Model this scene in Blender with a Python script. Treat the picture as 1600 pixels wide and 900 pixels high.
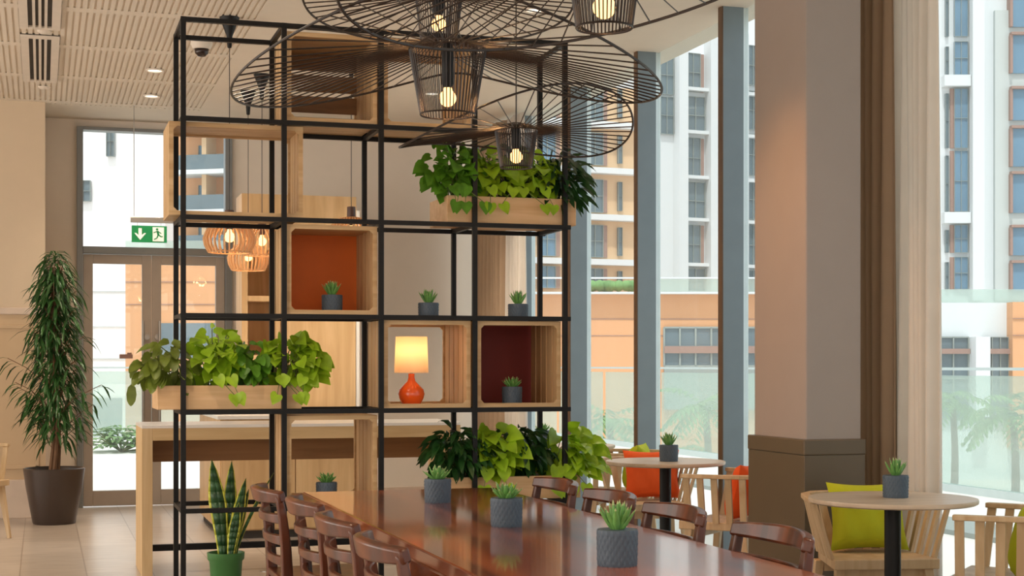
import bpy, math, random
from mathutils import Vector, Matrix
R = math.radians
PI = math.pi
S = bpy.context.scene
for o in list(bpy.data.objects):
    bpy.data.objects.remove(o)
C = S.collection

# ------------------------------------------------------------ camera, sky, sun, exposure
YAW = R(17.03)
SY, CY = math.sin(YAW), math.cos(YAW)
FPX, HOR, EYE = 2400.0, 572.0, 1.3
cam = bpy.data.cameras.new('camera')
cam.sensor_width = 36.0
cam.lens = 36.0 * FPX / 1600
cam.shift_y = (HOR - 450) / 1600
cam.clip_end = 1000
co = bpy.data.objects.new('camera', cam)
C.objects.link(co)
co.location = (0, 0, EYE)
co.rotation_euler = (PI / 2, 0, -YAW)
S.camera = co

w = bpy.data.worlds.new('World')
S.world = w
w.use_nodes = True
bg = w.node_tree.nodes['Background']
bg.inputs[0].default_value = (0.92, 0.96, 1.0, 1)
bg.inputs[1].default_value = 1.1
sl = bpy.data.lights.new('sun', 'SUN')
sl.energy = 2.2
sl.angle = R(2)
sl.color = (1.0, 0.96, 0.9)
so = bpy.data.objects.new('sun', sl)
C.objects.link(so)
so.rotation_euler = Vector((0.22, 0.42, -0.88)).to_track_quat('-Z', 'Y').to_euler()


def area(loc, tgt, sx_, sy_, e, col):
    l = bpy.data.lights.new('fill_light', 'AREA')
    l.shape = 'RECTANGLE'
    l.size, l.size_y, l.energy, l.color = sx_, sy_, e, col
    o = bpy.data.objects.new('fill_light', l)
    C.objects.link(o)
    o.location = loc
    o.rotation_euler = (Vector(tgt) - Vector(loc)).to_track_quat('-Z', 'Y').to_euler()
# added fill lights to brighten the room, behind the camera and out to the left
area((-4.8, 5.5, 1.8), (0, 5.5, 1.8), 15, 3.0, 400, (1.0, 0.94, 0.86))
area((0, -3.8, 1.8), (0, 0, 1.9), 8, 3.0, 90, (1.0, 0.95, 0.9))

S.view_settings.view_transform = 'Standard'
S.view_settings.look = 'None'
S.view_settings.exposure = 0.25
S.view_settings.gamma = 1.0
S.view_settings.use_curve_mapping = False


# ------------------------------------------------------------ materials
def srgb(r, g, b):
    def f(c):
        c /= 255.0
        return c / 12.92 if c < 0.04045 else ((c + 0.055) / 1.055) ** 2.4
    return (f(r), f(g), f(b), 1)


def mat(name, col, rough=0.6, metal=0.0, bump=0, bscale=60, coat=0, spec=0.5, var=0, vscale=8, trans=0):
    m = bpy.data.materials.new(name)
    m.use_nodes = True
    nt = m.node_tree
    b = nt.nodes['Principled BSDF']
    b.inputs['Base Color'].default_value = col
    b.inputs['Roughness'].default_value = rough
    b.inputs['Metallic'].default_value = metal
    b.inputs['Coat Weight'].default_value = coat
    b.inputs['Coat Roughness'].default_value = 0.08
    b.inputs['Specular IOR Level'].default_value = spec
    tc = nt.nodes.new('ShaderNodeTexCoord')
    n = nt.nodes.new('ShaderNodeTexNoise')
    n.inputs['Scale'].default_value = vscale
    n.inputs['Detail'].default_value = 4
    nt.links.new(tc.outputs['Object'], n.inputs['Vector'])
    mx = nt.nodes.new('ShaderNodeMix')
    mx.data_type = 'RGBA'
    mx.blend_type = 'MULTIPLY'
    v = var if var else 0.05
    mx.inputs[0].default_value = 1
    mx.inputs[6].default_value = col
    cr = nt.nodes.new('ShaderNodeValToRGB')
    cr.color_ramp.elements[0].position = 0.3
    cr.color_ramp.elements[0].color = (1 - v, 1 - v, 1 - v, 1)
    cr.color_ramp.elements[1].position = 0.7
    cr.color_ramp.elements[1].color = (1 + v * .4, 1 + v * .4, 1 + v * .4, 1)
    nt.links.new(n.outputs[0], cr.inputs[0])
    nt.links.new(cr.outputs[0], mx.inputs[7])
    nt.links.new(mx.outputs[2], b.inputs['Base Color'])
    if bump:
        n2 = nt.nodes.new('ShaderNodeTexNoise')
        n2.inputs['Scale'].default_value = bscale
        nt.links.new(tc.outputs['Object'], n2.inputs['Vector'])
        bp = nt.nodes.new('ShaderNodeBump')
        bp.inputs['Strength'].default_value = bump
        bp.inputs['Distance'].default_value = 0.01
        nt.links.new(n2.outputs[0], bp.inputs['Height'])
        nt.links.new(bp.outputs[0], b.inputs['Normal'])
    if trans:
        out = nt.nodes['Material Output']
        tl = nt.nodes.new('ShaderNodeBsdfTranslucent')
        nt.links.new(mx.outputs[2], tl.inputs[0])
        ms = nt.nodes.new('ShaderNodeMixShader')
        ms.inputs[0].default_value = trans
        nt.links.new(b.outputs[0], ms.inputs[1])
        nt.links.new(tl.outputs[0], ms.inputs[2])
        nt.links.new(ms.outputs[0], out.inputs[0])
    return m


def wood(name, c1, c2, axis='X', scale=1.0, rough=0.5, coat=0.0, contrast=(0.35, 0.7), spec=0.4, crough=0.08):
    m = bpy.data.materials.new(name)
    m.use_nodes = True
    nt = m.node_tree
    b = nt.nodes['Principled BSDF']
    tc = nt.nodes.new('ShaderNodeTexCoord')
    mp = nt.nodes.new('ShaderNodeMapping')
    s = {'X': (1.2, 14, 14), 'Y': (14, 1.2, 14), 'Z': (14, 14, 1.2)}[axis]
    mp.inputs['Scale'].default_value = [k * scale for k in s]
    nt.links.new(tc.outputs['Object'], mp.inputs[0])
    n = nt.nodes.new('ShaderNodeTexNoise')
    n.inputs['Scale'].default_value = 1.6
    n.inputs['Detail'].default_value = 6
    n.inputs['Distortion'].default_value = 0.6
    nt.links.new(mp.outputs[0], n.inputs['Vector'])
    cr = nt.nodes.new('ShaderNodeValToRGB')
    cr.color_ramp.elements[0].position = contrast[0]
    cr.color_ramp.elements[0].color = c1
    cr.color_ramp.elements[1].position = contrast[1]
    cr.color_ramp.elements[1].color = c2
    nt.links.new(n.outputs[0], cr.inputs[0])
    nt.links.new(cr.outputs[0], b.inputs['Base Color'])
    b.inputs['Roughness'].default_value = rough
    b.inputs['Coat Weight'].default_value = coat
    b.inputs['Coat Roughness'].default_value = crough
    b.inputs['Specular IOR Level'].default_value = spec
    return m


def emis(name, col, strength):
    m = bpy.data.materials.new(name)
    m.use_nodes = True
    nt = m.node_tree
    nt.nodes.remove(nt.nodes['Principled BSDF'])
    e = nt.nodes.new('ShaderNodeEmission')
    e.inputs[0].default_value = col
    e.inputs[1].default_value = strength
    nt.links.new(e.outputs[0], nt.nodes['Material Output'].inputs[0])
    return m


def glass(name, tint, gloss=0.06, haze=0.06, hazecol=(0.85, 0.95, 0.93, 1)):
    m = bpy.data.materials.new(name)
    m.use_nodes = True
    nt = m.node_tree
    nt.nodes.remove(nt.nodes['Principled BSDF'])
    t = nt.nodes.new('ShaderNodeBsdfTransparent')
    t.inputs[0].default_value = tint
    g = nt.nodes.new('ShaderNodeBsdfGlossy')
    g.inputs['Roughness'].default_value = 0.02
    d = nt.nodes.new('ShaderNodeBsdfDiffuse')
    d.inputs[0].default_value = hazecol
    tr = nt.nodes.new('ShaderNodeBsdfTranslucent')
    tr.inputs[0].default_value = hazecol
    a = nt.nodes.new('ShaderNodeAddShader')
    m1 = nt.nodes.new('ShaderNodeMixShader')
    m0 = nt.nodes.new('ShaderNodeMixShader')
    m2 = nt.nodes.new('ShaderNodeMixShader')
    m0.inputs[0].default_value = 0.5
    nt.links.new(d.outputs[0], m0.inputs[1])
    nt.links.new(tr.outputs[0], m0.inputs[2])
    m1.inputs[0].default_value = haze  # milky diffuse share mixed in, painting haze over the view outside
    nt.links.new(t.outputs[0], m1.inputs[1])
    nt.links.new(m0.outputs[0], m1.inputs[2])
    m2.inputs[0].default_value = gloss
    nt.links.new(m1.outputs[0], m2.inputs[1])
    nt.links.new(g.outputs[0], m2.inputs[2])
    nt.links.new(m2.outputs[0], nt.nodes['Material Output'].inputs[0])
    nt.nodes.remove(a)
    return m


def tile_mat():
    m = bpy.data.materials.new('stone_tiles')
    m.use_nodes = True
    nt = m.node_tree
    b = nt.nodes['Principled BSDF']
    tc = nt.nodes.new('ShaderNodeTexCoord')
    mp = nt.nodes.new('ShaderNodeMapping')
    mp.inputs['Rotation'].default_value = (0, 0, PI / 2)
    mp.inputs['Location'].default_value = (0.3, 0.13, 0)
    nt.links.new(tc.outputs['Object'], mp.inputs[0])
    br = nt.nodes.new('ShaderNodeTexBrick')
    br.inputs['Color1'].default_value = srgb(192, 180, 168)
    br.inputs['Color2'].default_value = srgb(178, 166, 154)
    br.inputs['Mortar'].default_value = srgb(150, 135, 122)
    br.inputs['Scale'].default_value = 1
    br.inputs['Brick Width'].default_value = 0.8
    br.inputs['Row Height'].default_value = 0.4
    br.inputs['Mortar Size'].default_value = 0.004
    nt.links.new(mp.outputs[0], br.inputs[0])
    mp2 = nt.nodes.new('ShaderNodeMapping')
    mp2.inputs['Scale'].default_value = (2, 9, 1)
    nt.links.new(tc.outputs['Object'], mp2.inputs[0])
    n = nt.nodes.new('ShaderNodeTexNoise')
    n.inputs['Scale'].default_value = 2
    n.inputs['Detail'].default_value = 6
    nt.links.new(mp2.outputs[0], n.inputs['Vector'])
    cr = nt.nodes.new('ShaderNodeValToRGB')
    cr.color_ramp.elements[0].position = .3
    cr.color_ramp.elements[0].color = (.82, .80, .78, 1)
    cr.color_ramp.elements[1].position = .7
    cr.color_ramp.elements[1].color = (1.05, 1.05, 1.05, 1)
    nt.links.new(n.outputs[0], cr.inputs[0])
    mx = nt.nodes.new('ShaderNodeMix')
    mx.data_type = 'RGBA'
    mx.blend_type = 'MULTIPLY'
    mx.inputs[0].default_value = 1
    nt.links.new(br.outputs[0], mx.inputs[6])
    nt.links.new(cr.outputs[0], mx.inputs[7])
    nt.links.new(mx.outputs[2], b.inputs['Base Color'])
    b.inputs['Roughness'].default_value = 0.28
    return m


M = {}
M['wall'] = mat('wall_paint', srgb(226, 214, 200), 0.85, var=.02)
M['wall_warm'] = mat('wall_paint_warm', srgb(204, 184, 158), 0.85, var=.02)
M['wall_tan'] = mat('wall_panel_tan', srgb(196, 168, 134), 0.7, var=.03)
M['ceil'] = mat('ceiling_paint', srgb(214, 202, 186), 0.9, var=.02)
M['skirt'] = mat('skirting_paint', srgb(206, 186, 168), 0.6)
M['column'] = mat('column_plaster', srgb(154, 142, 134), 0.8, var=.02)
M['wainscot'] = mat('taupe_wainscot', srgb(92, 78, 58), 0.5, var=.04)
M['floor'] = tile_mat()
M['mull'] = mat('mullion_grey', srgb(118, 130, 136), 0.35, metal=.2)
M['mullin'] = mat('mullion_inner_bronze', srgb(92, 66, 44), 0.4, metal=.3)
M['silver'] = mat('silver_trim', srgb(205, 215, 215), 0.3, metal=.5)
M['door'] = mat('door_bronze', srgb(170, 158, 146), 0.45, metal=.1)
M['doorf'] = mat('door_frame_grey', srgb(132, 134, 134), 0.4, metal=.3)
M['glass'] = glass('window_glass', (0.93, 0.96, 0.96, 1), 0.03, 0.05)
M['rail_glass'] = glass('railing_glass', (0.84, 0.92, 0.88, 1), 0.04, 0.30, (0.78, 0.85, 0.80, 1))
M['black'] = mat('black_metal', srgb(14, 13, 13), 0.5, metal=.0, spec=.3)
M['wire'] = mat('black_wire', srgb(34, 22, 16), 0.4)
M['crate'] = wood('crate_pine', srgb(186, 150, 104), srgb(214, 182, 138), 'X', 1.0)
M['crate_z'] = wood('crate_pine_upright', srgb(186, 148, 102), srgb(212, 178, 134), 'Z', 1.0)
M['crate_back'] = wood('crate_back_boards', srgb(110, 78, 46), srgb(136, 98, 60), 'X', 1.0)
M['trough'] = wood('trough_oak', srgb(198, 158, 112), srgb(218, 182, 140), 'X', .8)
M['ply'] = wood('cabinet_oak', srgb(194, 158, 112), srgb(214, 180, 134), 'Z', .6)
M['oak'] = wood('bar_oak', srgb(188, 156, 110), srgb(208, 178, 134), 'X', .7)
M['oakz'] = wood('bar_oak_upright', srgb(188, 156, 112), srgb(210, 182, 140), 'Z', .7)
M['oakd'] = wood('bar_oak_brown', srgb(128, 90, 54), srgb(150, 108, 68), 'X', .7)
M['white'] = mat('white_laminate', srgb(226, 220, 212), 0.3)
M['orange_back'] = mat('orange_panel', srgb(228, 112, 22), 0.6, var=.06)
M['red_back'] = mat('dark_red_panel', srgb(122, 26, 12), 0.6, var=.06)
M['mahog'] = wood('mahogany_top', srgb(92, 36, 12), srgb(176, 88, 34), 'Y', .3, rough=.22, coat=.8, contrast=(.34, .66), crough=.07)
M['chairwood'] = wood('mahogany_chair', srgb(62, 28, 12), srgb(108, 52, 24), 'Z', .6, rough=.34, coat=.2)
M['ash'] = wood('ash_chair', srgb(184, 154, 116), srgb(208, 182, 146), 'Z', .8)
M['ashtop'] = wood('ash_tabletop', srgb(192, 170, 146), srgb(210, 190, 166), 'X', .6, rough=.35)
M['pot'] = mat('grey_ceramic', srgb(70, 84, 98), 0.55)
M['soil'] = mat('soil', srgb(38, 26, 18), 0.95, bump=.6, var=.3)
M['succ'] = mat('succulent_leaf', srgb(118, 172, 88), 0.45, var=.25, vscale=30, trans=.15)
M['succ_tip'] = mat('succulent_tip', srgb(180, 190, 130), 0.5)
M['lime'] = mat('lime_leaf', srgb(158, 196, 40), 0.4, var=.3, vscale=14, trans=.3)
M['mid'] = mat('mid_green_leaf', srgb(92, 146, 36), 0.4, var=.35, vscale=14, trans=.25)
M['olive'] = mat('olive_leaf', srgb(112, 128, 44), 0.4, var=.4, vscale=14, trans=.2)
M['dark'] = mat('dark_leaf', srgb(34, 74, 30), 0.35, var=.4, vscale=10, trans=.12)
M['ficus'] = mat('ficus_leaf', srgb(52, 96, 42), 0.4, var=.45, vscale=6, trans=.2)
M['stem'] = mat('green_stem', srgb(96, 110, 50), 0.6)
M['bark'] = mat('bark', srgb(120, 88, 62), 0.8, bump=.4, var=.3)
M['snake'] = mat('snake_leaf', srgb(48, 88, 50), 0.4, var=.55, vscale=22)
M['snake_edge'] = mat('snake_leaf_edge', srgb(196, 198, 74), 0.4)
M['greenpot'] = mat('green_plastic', srgb(66, 118, 62), 0.4)
M['brownpot'] = mat('dark_brown_pot', srgb(64, 52, 46), 0.3)
M['orange'] = mat('orange_fabric', srgb(232, 88, 24), 0.9, bump=.15, bscale=300, var=.06)
M['limefab'] = mat('lime_fabric', srgb(172, 178, 22), 0.9, bump=.15, bscale=300, var=.06)
M['ceramic_o'] = mat('orange_ceramic', srgb(232, 88, 22), 0.25, coat=.5)
M['drape'] = mat('taupe_drape', srgb(192, 168, 142), 0.9, var=.04, trans=.4)
M['sheer'] = mat('cream_sheer', srgb(230, 223, 214), 0.9, var=.03, trans=.45)
M['exitg'] = mat('exit_green', srgb(0, 128, 70), 0.5)
M['exitw'] = mat('exit_white', srgb(235, 240, 238), 0.5)
M['steel'] = mat('brushed_steel', srgb(170, 165, 158), 0.3, metal=.8)
M['vent'] = mat('vent_white', srgb(214, 202, 188), 0.6)
M['slot'] = mat('vent_slot_dark', srgb(60, 54, 48), 0.8)
M['cam_dome'] = mat('dark_dome', srgb(40, 26, 24), 0.15)
M['lampwood'] = wood('pendant_veneer', srgb(204, 156, 108), srgb(226, 184, 138), 'Z', 1.0)
M['bulb'] = emis('warm_bulb', (1.0, 0.50, 0.17, 1), 3.4)
M['bulb2'] = emis('warm_bulb_soft', (1.0, 0.52, 0.20, 1), 3.0)
M['down'] = emis('downlight_diffuser', (1.0, 0.85, 0.66, 1), 2.0)
M['pave'] = mat('pale_paving', srgb(228, 224, 218), 0.8, var=.05, vscale=1)
M['kerb'] = mat('grey_kerb', srgb(150, 158, 154), 0.8)
M['b_white'] = mat('white_render', srgb(222, 226, 228), 0.9, var=.03, vscale=.1)
M['b_bright'] = mat('bright_white_render', srgb(250, 250, 250), 0.9, var=.01)
M['b_grey'] = mat('pale_grey_render', srgb(196, 202, 200), 0.9, var=.03, vscale=.1)
M['b_tan'] = mat('tan_cladding', srgb(222, 186, 146), 0.9, var=.05, vscale=.3)
M['b_orange'] = mat('orange_cladding', srgb(226, 166, 118), 0.9, var=.04, vscale=.3)
M['b_glass'] = mat('building_glass', srgb(104, 140, 166), 0.15, var=.15, vscale=.5)
M['b_glassd'] = mat('building_glass_grey', srgb(106, 122, 130), 0.2, var=.15, vscale=.5)
M['b_brown'] = mat('brown_reveal', srgb(160, 128, 116), 0.8)
M['hedge'] = mat('hedge_leaf', srgb(120, 164, 96), 0.8, var=.3, vscale=3)
M['palm'] = mat('palm_leaf', srgb(138, 172, 112), 0.6, var=.3, vscale=2, trans=.3)


# ------------------------------------------------------------ mesh helpers
class MB:
    def __init__(s):
        s.v, s.f, s.mi, s.cur = [], [], [], 0

    def add(s, vs, fs):
        n = len(s.v)
        s.v += [Vector(p) for p in vs]
        for f in fs:
            s.f.append([i + n for i in f])
            s.mi.append(s.cur)
        return s

    def box(s, x0, x1, y0, y1, z0, z1):
        return s.add([(x0, y0, z0), (x1, y0, z0), (x1, y1, z0), (x0, y1, z0), (x0, y0, z1), (x1, y0, z1), (x1, y1, z1), (x0, y1, z1)],
                     [(3, 2, 1, 0), (4, 5, 6, 7), (0, 1, 5, 4), (1, 2, 6, 5), (2, 3, 7, 6), (3, 0, 4, 7)])

    def bar(s, a, b, wx, wy, up=(0, 0, 1), wx2=None, wy2=None):
        a, b = Vector(a), Vector(b)
        d = (b - a).normalized()
        u = Vector(up)
        if abs(d.dot(u)) > .98:
            u = Vector((0, 1, 0))
        r = d.cross(u).normalized()
        u = r.cross(d).normalized()
        wx2 = wx if wx2 is None else wx2
        wy2 = wy if wy2 is None else wy2
        vs = []
        for p, q, t in ((a, wx, wy), (b, wx2, wy2)):
            for i, j in ((-1, -1), (1, -1), (1, 1), (-1, 1)):
                vs.append(p + r * (i * q / 2) + u * (j * t / 2))
        return s.add(vs, [(0, 1, 2, 3), (7, 6, 5, 4), (0, 4, 5, 1), (1, 5, 6, 2), (2, 6, 7, 3), (3, 7, 4, 0)])

    def tube(s, pts, r, n=6, closed=False, caps=True):
        pts = [Vector(p) for p in pts]
        m = len(pts)
        vs, fs = [], []
        prev = None
        for i, p in enumerate(pts):
            if closed:
                d = pts[(i + 1) % m] - pts[i - 1]
            else:
                d = pts[min(i + 1, m - 1)] - pts[max(i - 1, 0)]
            d = d.normalized() if d.length > 1e-9 else Vector((0, 0, 1))
            if prev is None:
                u = Vector((0, 0, 1)) if abs(d.z) < .9 else Vector((1, 0, 0))
            else:
                u = prev
            a = d.cross(u).normalized()
            u = a.cross(d).normalized()
            prev = u
            rr = r[i] if isinstance(r, (list, tuple)) else r
            for k in range(n):
                t = 2 * PI * k / n
                vs.append(p + a * (math.cos(t) * rr) + u * (math.sin(t) * rr))
        seg = m if closed else m - 1
        for i in range(seg):
            j = (i + 1) % m
            for k in range(n):
                l = (k + 1) % n
                fs.append((i * n + k, i * n + l, j * n + l, j * n + k))
        if caps and not closed:
            fs.append(tuple(range(n))[::-1])
            fs.append(tuple((m - 1) * n + k for k in range(n)))
        return s.add(vs, fs)

    def lathe(s, prof, n=32, c=(0, 0, 0)):
        vs, fs = [], []
        for r, z in prof:
            for k in range(n):
                t = 2 * PI * k / n
                vs.append((c[0] + r * math.cos(t), c[1] + r * math.sin(t), c[2] + z))
        for i in range(len(prof) - 1):
            for k in range(n):
                l = (k + 1) % n
                fs.append((i * n + k, i * n + l, (i + 1) * n + l, (i + 1) * n + k))
        if prof[0][0] > 1e-4:
            fs.append(tuple(range(n))[::-1])
        if prof[-1][0] > 1e-4:
            fs.append(tuple((len(prof) - 1) * n + k for k in range(n)))
        return s.add(vs, fs)

    def ribbon(s, pts, ups, wid, th):
        """a swept rectangle: wid along ups[i], th across"""
        vs, fs = [], []
        pts = [Vector(p) for p in pts]
        m = len(pts)
        for i, p in enumerate(pts):
            d = (pts[min(i + 1, m - 1)] - pts[max(i - 1, 0)]).normalized()
            u = Vector(ups[i] if isinstance(ups, list) else ups).normalized()
            a = d.cross(u).normalized()
            W = wid[i] if isinstance(wid, (list, tuple)) else wid
            T = th[i] if isinstance(th, (list, tuple)) else th
            for q, t in ((-1, -1), (1, -1), (1, 1), (-1, 1)):
                vs.append(p + u * (q * W / 2) + a * (t * T / 2))
        for i in range(m - 1):
            for k in range(4):
                l = (k + 1) % 4
                fs.append((i * 4 + k, i * 4 + l, i * 4 + 4 + l, i * 4 + 4 + k))
        fs.append((3, 2, 1, 0))
        e = (m - 1) * 4
        fs.append((e, e + 1, e + 2, e + 3))
        return s.add(vs, fs)

    def prism(s, poly, y0, y1):
        """poly of (x,z) extruded along y"""
        n = len(poly)
        vs = [(x, y0, z) for x, z in poly] + [(x, y1, z) for x, z in poly]
        fs = [tuple(range(n)), tuple(range(n, 2 * n))[::-1]]
        for k in range(n):
            l = (k + 1) % n
            fs.append((k, k + n, l + n, l))
        return s.add(vs, fs)

    def leaf(s, base, d, L, W, prof='heart', droop=.5, fold=.25, nrm=None):
        d = Vector(d).normalized()
        side = d.cross(Vector(nrm) if nrm is not None else Vector((0, 0, 1)))
        if side.length < 1e-3:
            side = Vector((1, 0, 0))
        side.normalize()
        st = {'heart': [(-.14, .30, 0), (0, .47, .0), (.25, .52, .25), (.5, .42, .5), (.75, .22, .75), (1, 0.01, 1)],
              'oblong': [(0, .08, 0), (.15, .38, .15), (.45, .5, .45), (.75, .42, .75), (.93, .2, .93), (1, .02, 1)],
              'blade': [(0, .12, 0), (.2, .4, .2), (.5, .5, .5), (.8, .3, .8), (1, .02, 1)]}[prof]
        vs, fs = [], []
        p = Vector(base)
        last = 0
        cur = d.copy()
        for t, wd, tm in st:
            cur = (d + Vector((0, 0, -droop * max(t, 0)))).normalized()
            nn = side.cross(cur).normalized()
            pm = p + cur * (L * (tm - last))
            edge = pm + cur * (L * (t - tm))
            p = pm
            last = tm
            vs += [edge + side * (W * wd) + nn * (W * wd * fold), pm, edge - side * (W * wd) + nn * (W * wd * fold)]
        for i in range(len(st) - 1):
            a = i * 3
            fs += [(a, a + 1, a + 4, a + 3), (a + 1, a + 2, a + 5, a + 4)]
        return s.add(vs, fs)

    def build(s, name, mats, parent=None, origin=(0, 0, 0), bevel=0, smooth=False, loc=None):
        me = bpy.data.meshes.new(name)
        o0 = Vector(origin)
        me.from_pydata([tuple(p - o0) for p in s.v], [], s.f)
        if not isinstance(mats, (list, tuple)):
            mats = [mats]
        for m in mats:
            me.materials.append(m)
        if len(mats) > 1:
            me.polygons.foreach_set('material_index', s.mi)
        if smooth:
            me.polygons.foreach_set('use_smooth', [True] * len(me.polygons))
            if smooth != 'full':
                try:
                    me.set_sharp_from_angle(angle=R(40))
                except Exception:
                    pass
        me.update()
        o = bpy.data.objects.new(name, me)
        C.objects.link(o)
        if parent:
            o.parent = parent
        else:
            o.location = o0 if loc is None else loc
        if bevel:
            b = o.modifiers.new('bevel', 'BEVEL')
            b.width = bevel
            b.segments = 2
            b.limit_method = 'ANGLE'
            b.angle_limit = R(40)
        return o


def tag(o, label=None, cat=None, group=None, kind=None):
    if label: o['label'] = label
    if cat: o['category'] = cat
    if group: o['group'] = group
    if kind: o['kind'] = kind
    return o


def thing(name, label, cat, loc=(0, 0, 0), rz=0, group=None):
    o = bpy.data.objects.new(name, None)
    o.empty_display_size = .1
    C.objects.link(o)
    o.location = loc
    o.rotation_euler = (0, 0, rz)
    return tag(o, label, cat, group)


def struct(o):
    o['kind'] = 'structure'
    return o


def dup(root, loc, rz=0, label=None, group=None):
    r = root.copy()
    C.objects.link(r)
    r.location = loc
    r.rotation_euler = (0, 0, rz)
    if label: r['label'] = label
    if group: r['group'] = group
    for ch in list(root.children):
        c = ch.copy()
        C.objects.link(c)
        c.parent = r
        for g in list(ch.children):
            d = g.copy()
            C.objects.link(d)
            d.parent = c
    return r


def c2w(xc, zc, z):
    return Vector((CY * xc + SY * zc, -SY * xc + CY * zc, z))


def px(x, y, zc):
    return c2w((x - 800) / FPX * zc, zc, EYE + (HOR - y) / FPX * zc)


# ------------------------------------------------------------ room shell
XW, YB, ZC = 4.26, 14.67, 3.57
fl = MB().box(-5, XW + .15, -4, YB + .1, -.1, 0).build('floor', M['floor'])
struct(fl)

# ceiling: slab, plus the slotted acoustic panels below it (real slots)
ce = thing('ceiling', None, None)
struct(ce)
MB().box(-5, XW + .2, -4, YB + .2, ZC + .008, ZC + .25).build('ceiling_slab', M['ceil'], ce)
MB().box(1.34, XW + .2, -4, YB, ZC, ZC + .008).box(-5, 1.34, 13.86, YB, ZC, ZC + .008).build('plain_ceiling_panel', M['ceil'], ce)
sp = MB()
x = -5.0
while x < 1.34:
    sp.box(x, min(x + .027, 1.34), -4, 13.86, ZC, ZC + .008)
    x += .042
y = 13.72
while y > -4:
    sp.box(-5, 1.34, y, y + .11, ZC - .0005, ZC + .0115)
    y -= 1.2
sp.build('slotted_ceiling_panel', M['ceil'], ce)

# back wall with door opening .309..1.70, z..3.5
wb = MB()
wb.box(.03, .309, YB, YB + .2, 0, ZC + .1)
wb.box(.309, 1.72, YB, YB + .2, 3.5, ZC + .1)
wb.box(1.72, XW, YB, YB + .2, 0, ZC + .1)
struct(wb.build('wall_back', M['wall']))
wl = MB().box(-5, .03, 13.8, 14.9, 0, ZC + .02)
struct(wl.build('wall_left', M['wall_warm']))
struct(MB().box(-5.1, -5, -4, 13.8, 0, ZC + .1).build('wall_far_left', M['wall_warm']))
struct(MB().box(-5.1, XW + .2, -4.2, -4, 0, ZC + .1).build('wall_behind', M['wall']))
struct(MB().box(-5, .034, 13.785, 13.8, .33, 1.74).build('trim_1', M['wall_tan']))
struct(MB().box(-5, .045, 13.77, 13.8, 1.74, 1.80).build('trim_2', M['skirt'], bevel=.006))
tp = MB()
for i in range(4):
    x1 = -.02 - i * 1.1
    x0 = x1 - 1.0
    tp.box(x0, x1, 13.775, 13.786, 1.62, 1.65).box(x0, x1, 13.775, 13.786, .42, .45)
    tp.box(x0, x0 + .03, 13.775, 13.786, .42, 1.65).box(x1 - .03, x1, 13.775, 13.786, .42, 1.65)
struct(tp.build('trim_3', M['wall_tan'], bevel=.003))
struct(MB().box(-5, .05, 13.765, 13.8, 0, .33).build('baseboard_left', M['skirt'], bevel=.006))
struct(MB().box(1.72, XW, YB - .02, YB, 0, .12).build('baseboard_back', M['skirt'], bevel=.004))

# transom window above the door
w1 = thing('window_1', None, None, (.309, YB, 0))
struct(w1)
m = MB()
m.box(.309, .365, YB - .05, YB + .1, 0, 3.5).box(1.655, 1.72, YB - .05, YB + .1, 0, 3.5)
m.box(.365, 1.655, YB - .05, YB + .1, 3.47, 3.5).box(.365, 1.655, YB - .06, YB + .1, 2.335, 2.40)
m.build('window_frame', M['doorf'], w1, w1.location, bevel=.004)
MB().box(.365, .878, YB + .02, YB + .03, 2.40, 3.47).build('window_pane', M['glass'], w1, w1.location)
MB().box(.882, 1.655, YB + .02, YB + .03, 2.40, 3.47).build('window_pane', M['glass'], w1, w1.location)

# double glass door
def door_leaf(name, x0, x1, hx):
    d = thing(name, None, None, (x0, YB, 0))
    struct(d)
    m = MB()
    z1 = 2.33
    m.box(x0, x0 + .085, YB - .02, YB + .03, .01, z1).box(x1 - .085, x1, YB - .02, YB + .03, .01, z1)
    m.box(x0 + .085, x1 - .085, YB - .02, YB + .03, z1 - .085, z1).box(x0 + .085, x1 - .085, YB - .02, YB + .03, .01, .15)
    m.build('door_frame', M['door'], d, d.location, bevel=.004)
    MB().box(x0 + .085, x1 - .085, YB + .0, YB + .01, .15, z1 - .085).build('door_pane', M['glass'], d, d.location)
    h = MB()
    h.tube([(hx, YB - .08, .75), (hx, YB - .08, 1.72)], .012, 10)
    h.tube([(hx, YB - .08, .85), (hx, YB - .02, .85)], .008, 8).tube([(hx, YB - .08, 1.6), (hx, YB - .02, 1.6)], .008, 8)
    h.build('door_handle', M['steel'], d, d.location, smooth=True)
    lx = x1 - .04 if hx > (x0 + x1) / 2 else x0 + .05
    k = MB()
    k.tube([(lx, YB - .045, 1.57), (lx, YB - .02, 1.57)], .026, 14)
    k.build('door_lock', M['steel'], d, d.location, smooth=True)
    return d
door_leaf('door_1', .367, .978, .9)
d2 = door_leaf('door_2', .982, 1.653, 1.05)
st = MB().box(.69, .81, YB - .004, YB - .001, 1.37, 1.41).box(.76, .80, YB - .0045, YB - .0015, 1.40, 1.425)
tag(st.build('door_notice', M['b_brown'], origin=(.75, YB, 1.37)), 'small brown sticker on the left door pane', 'sticker')

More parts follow.
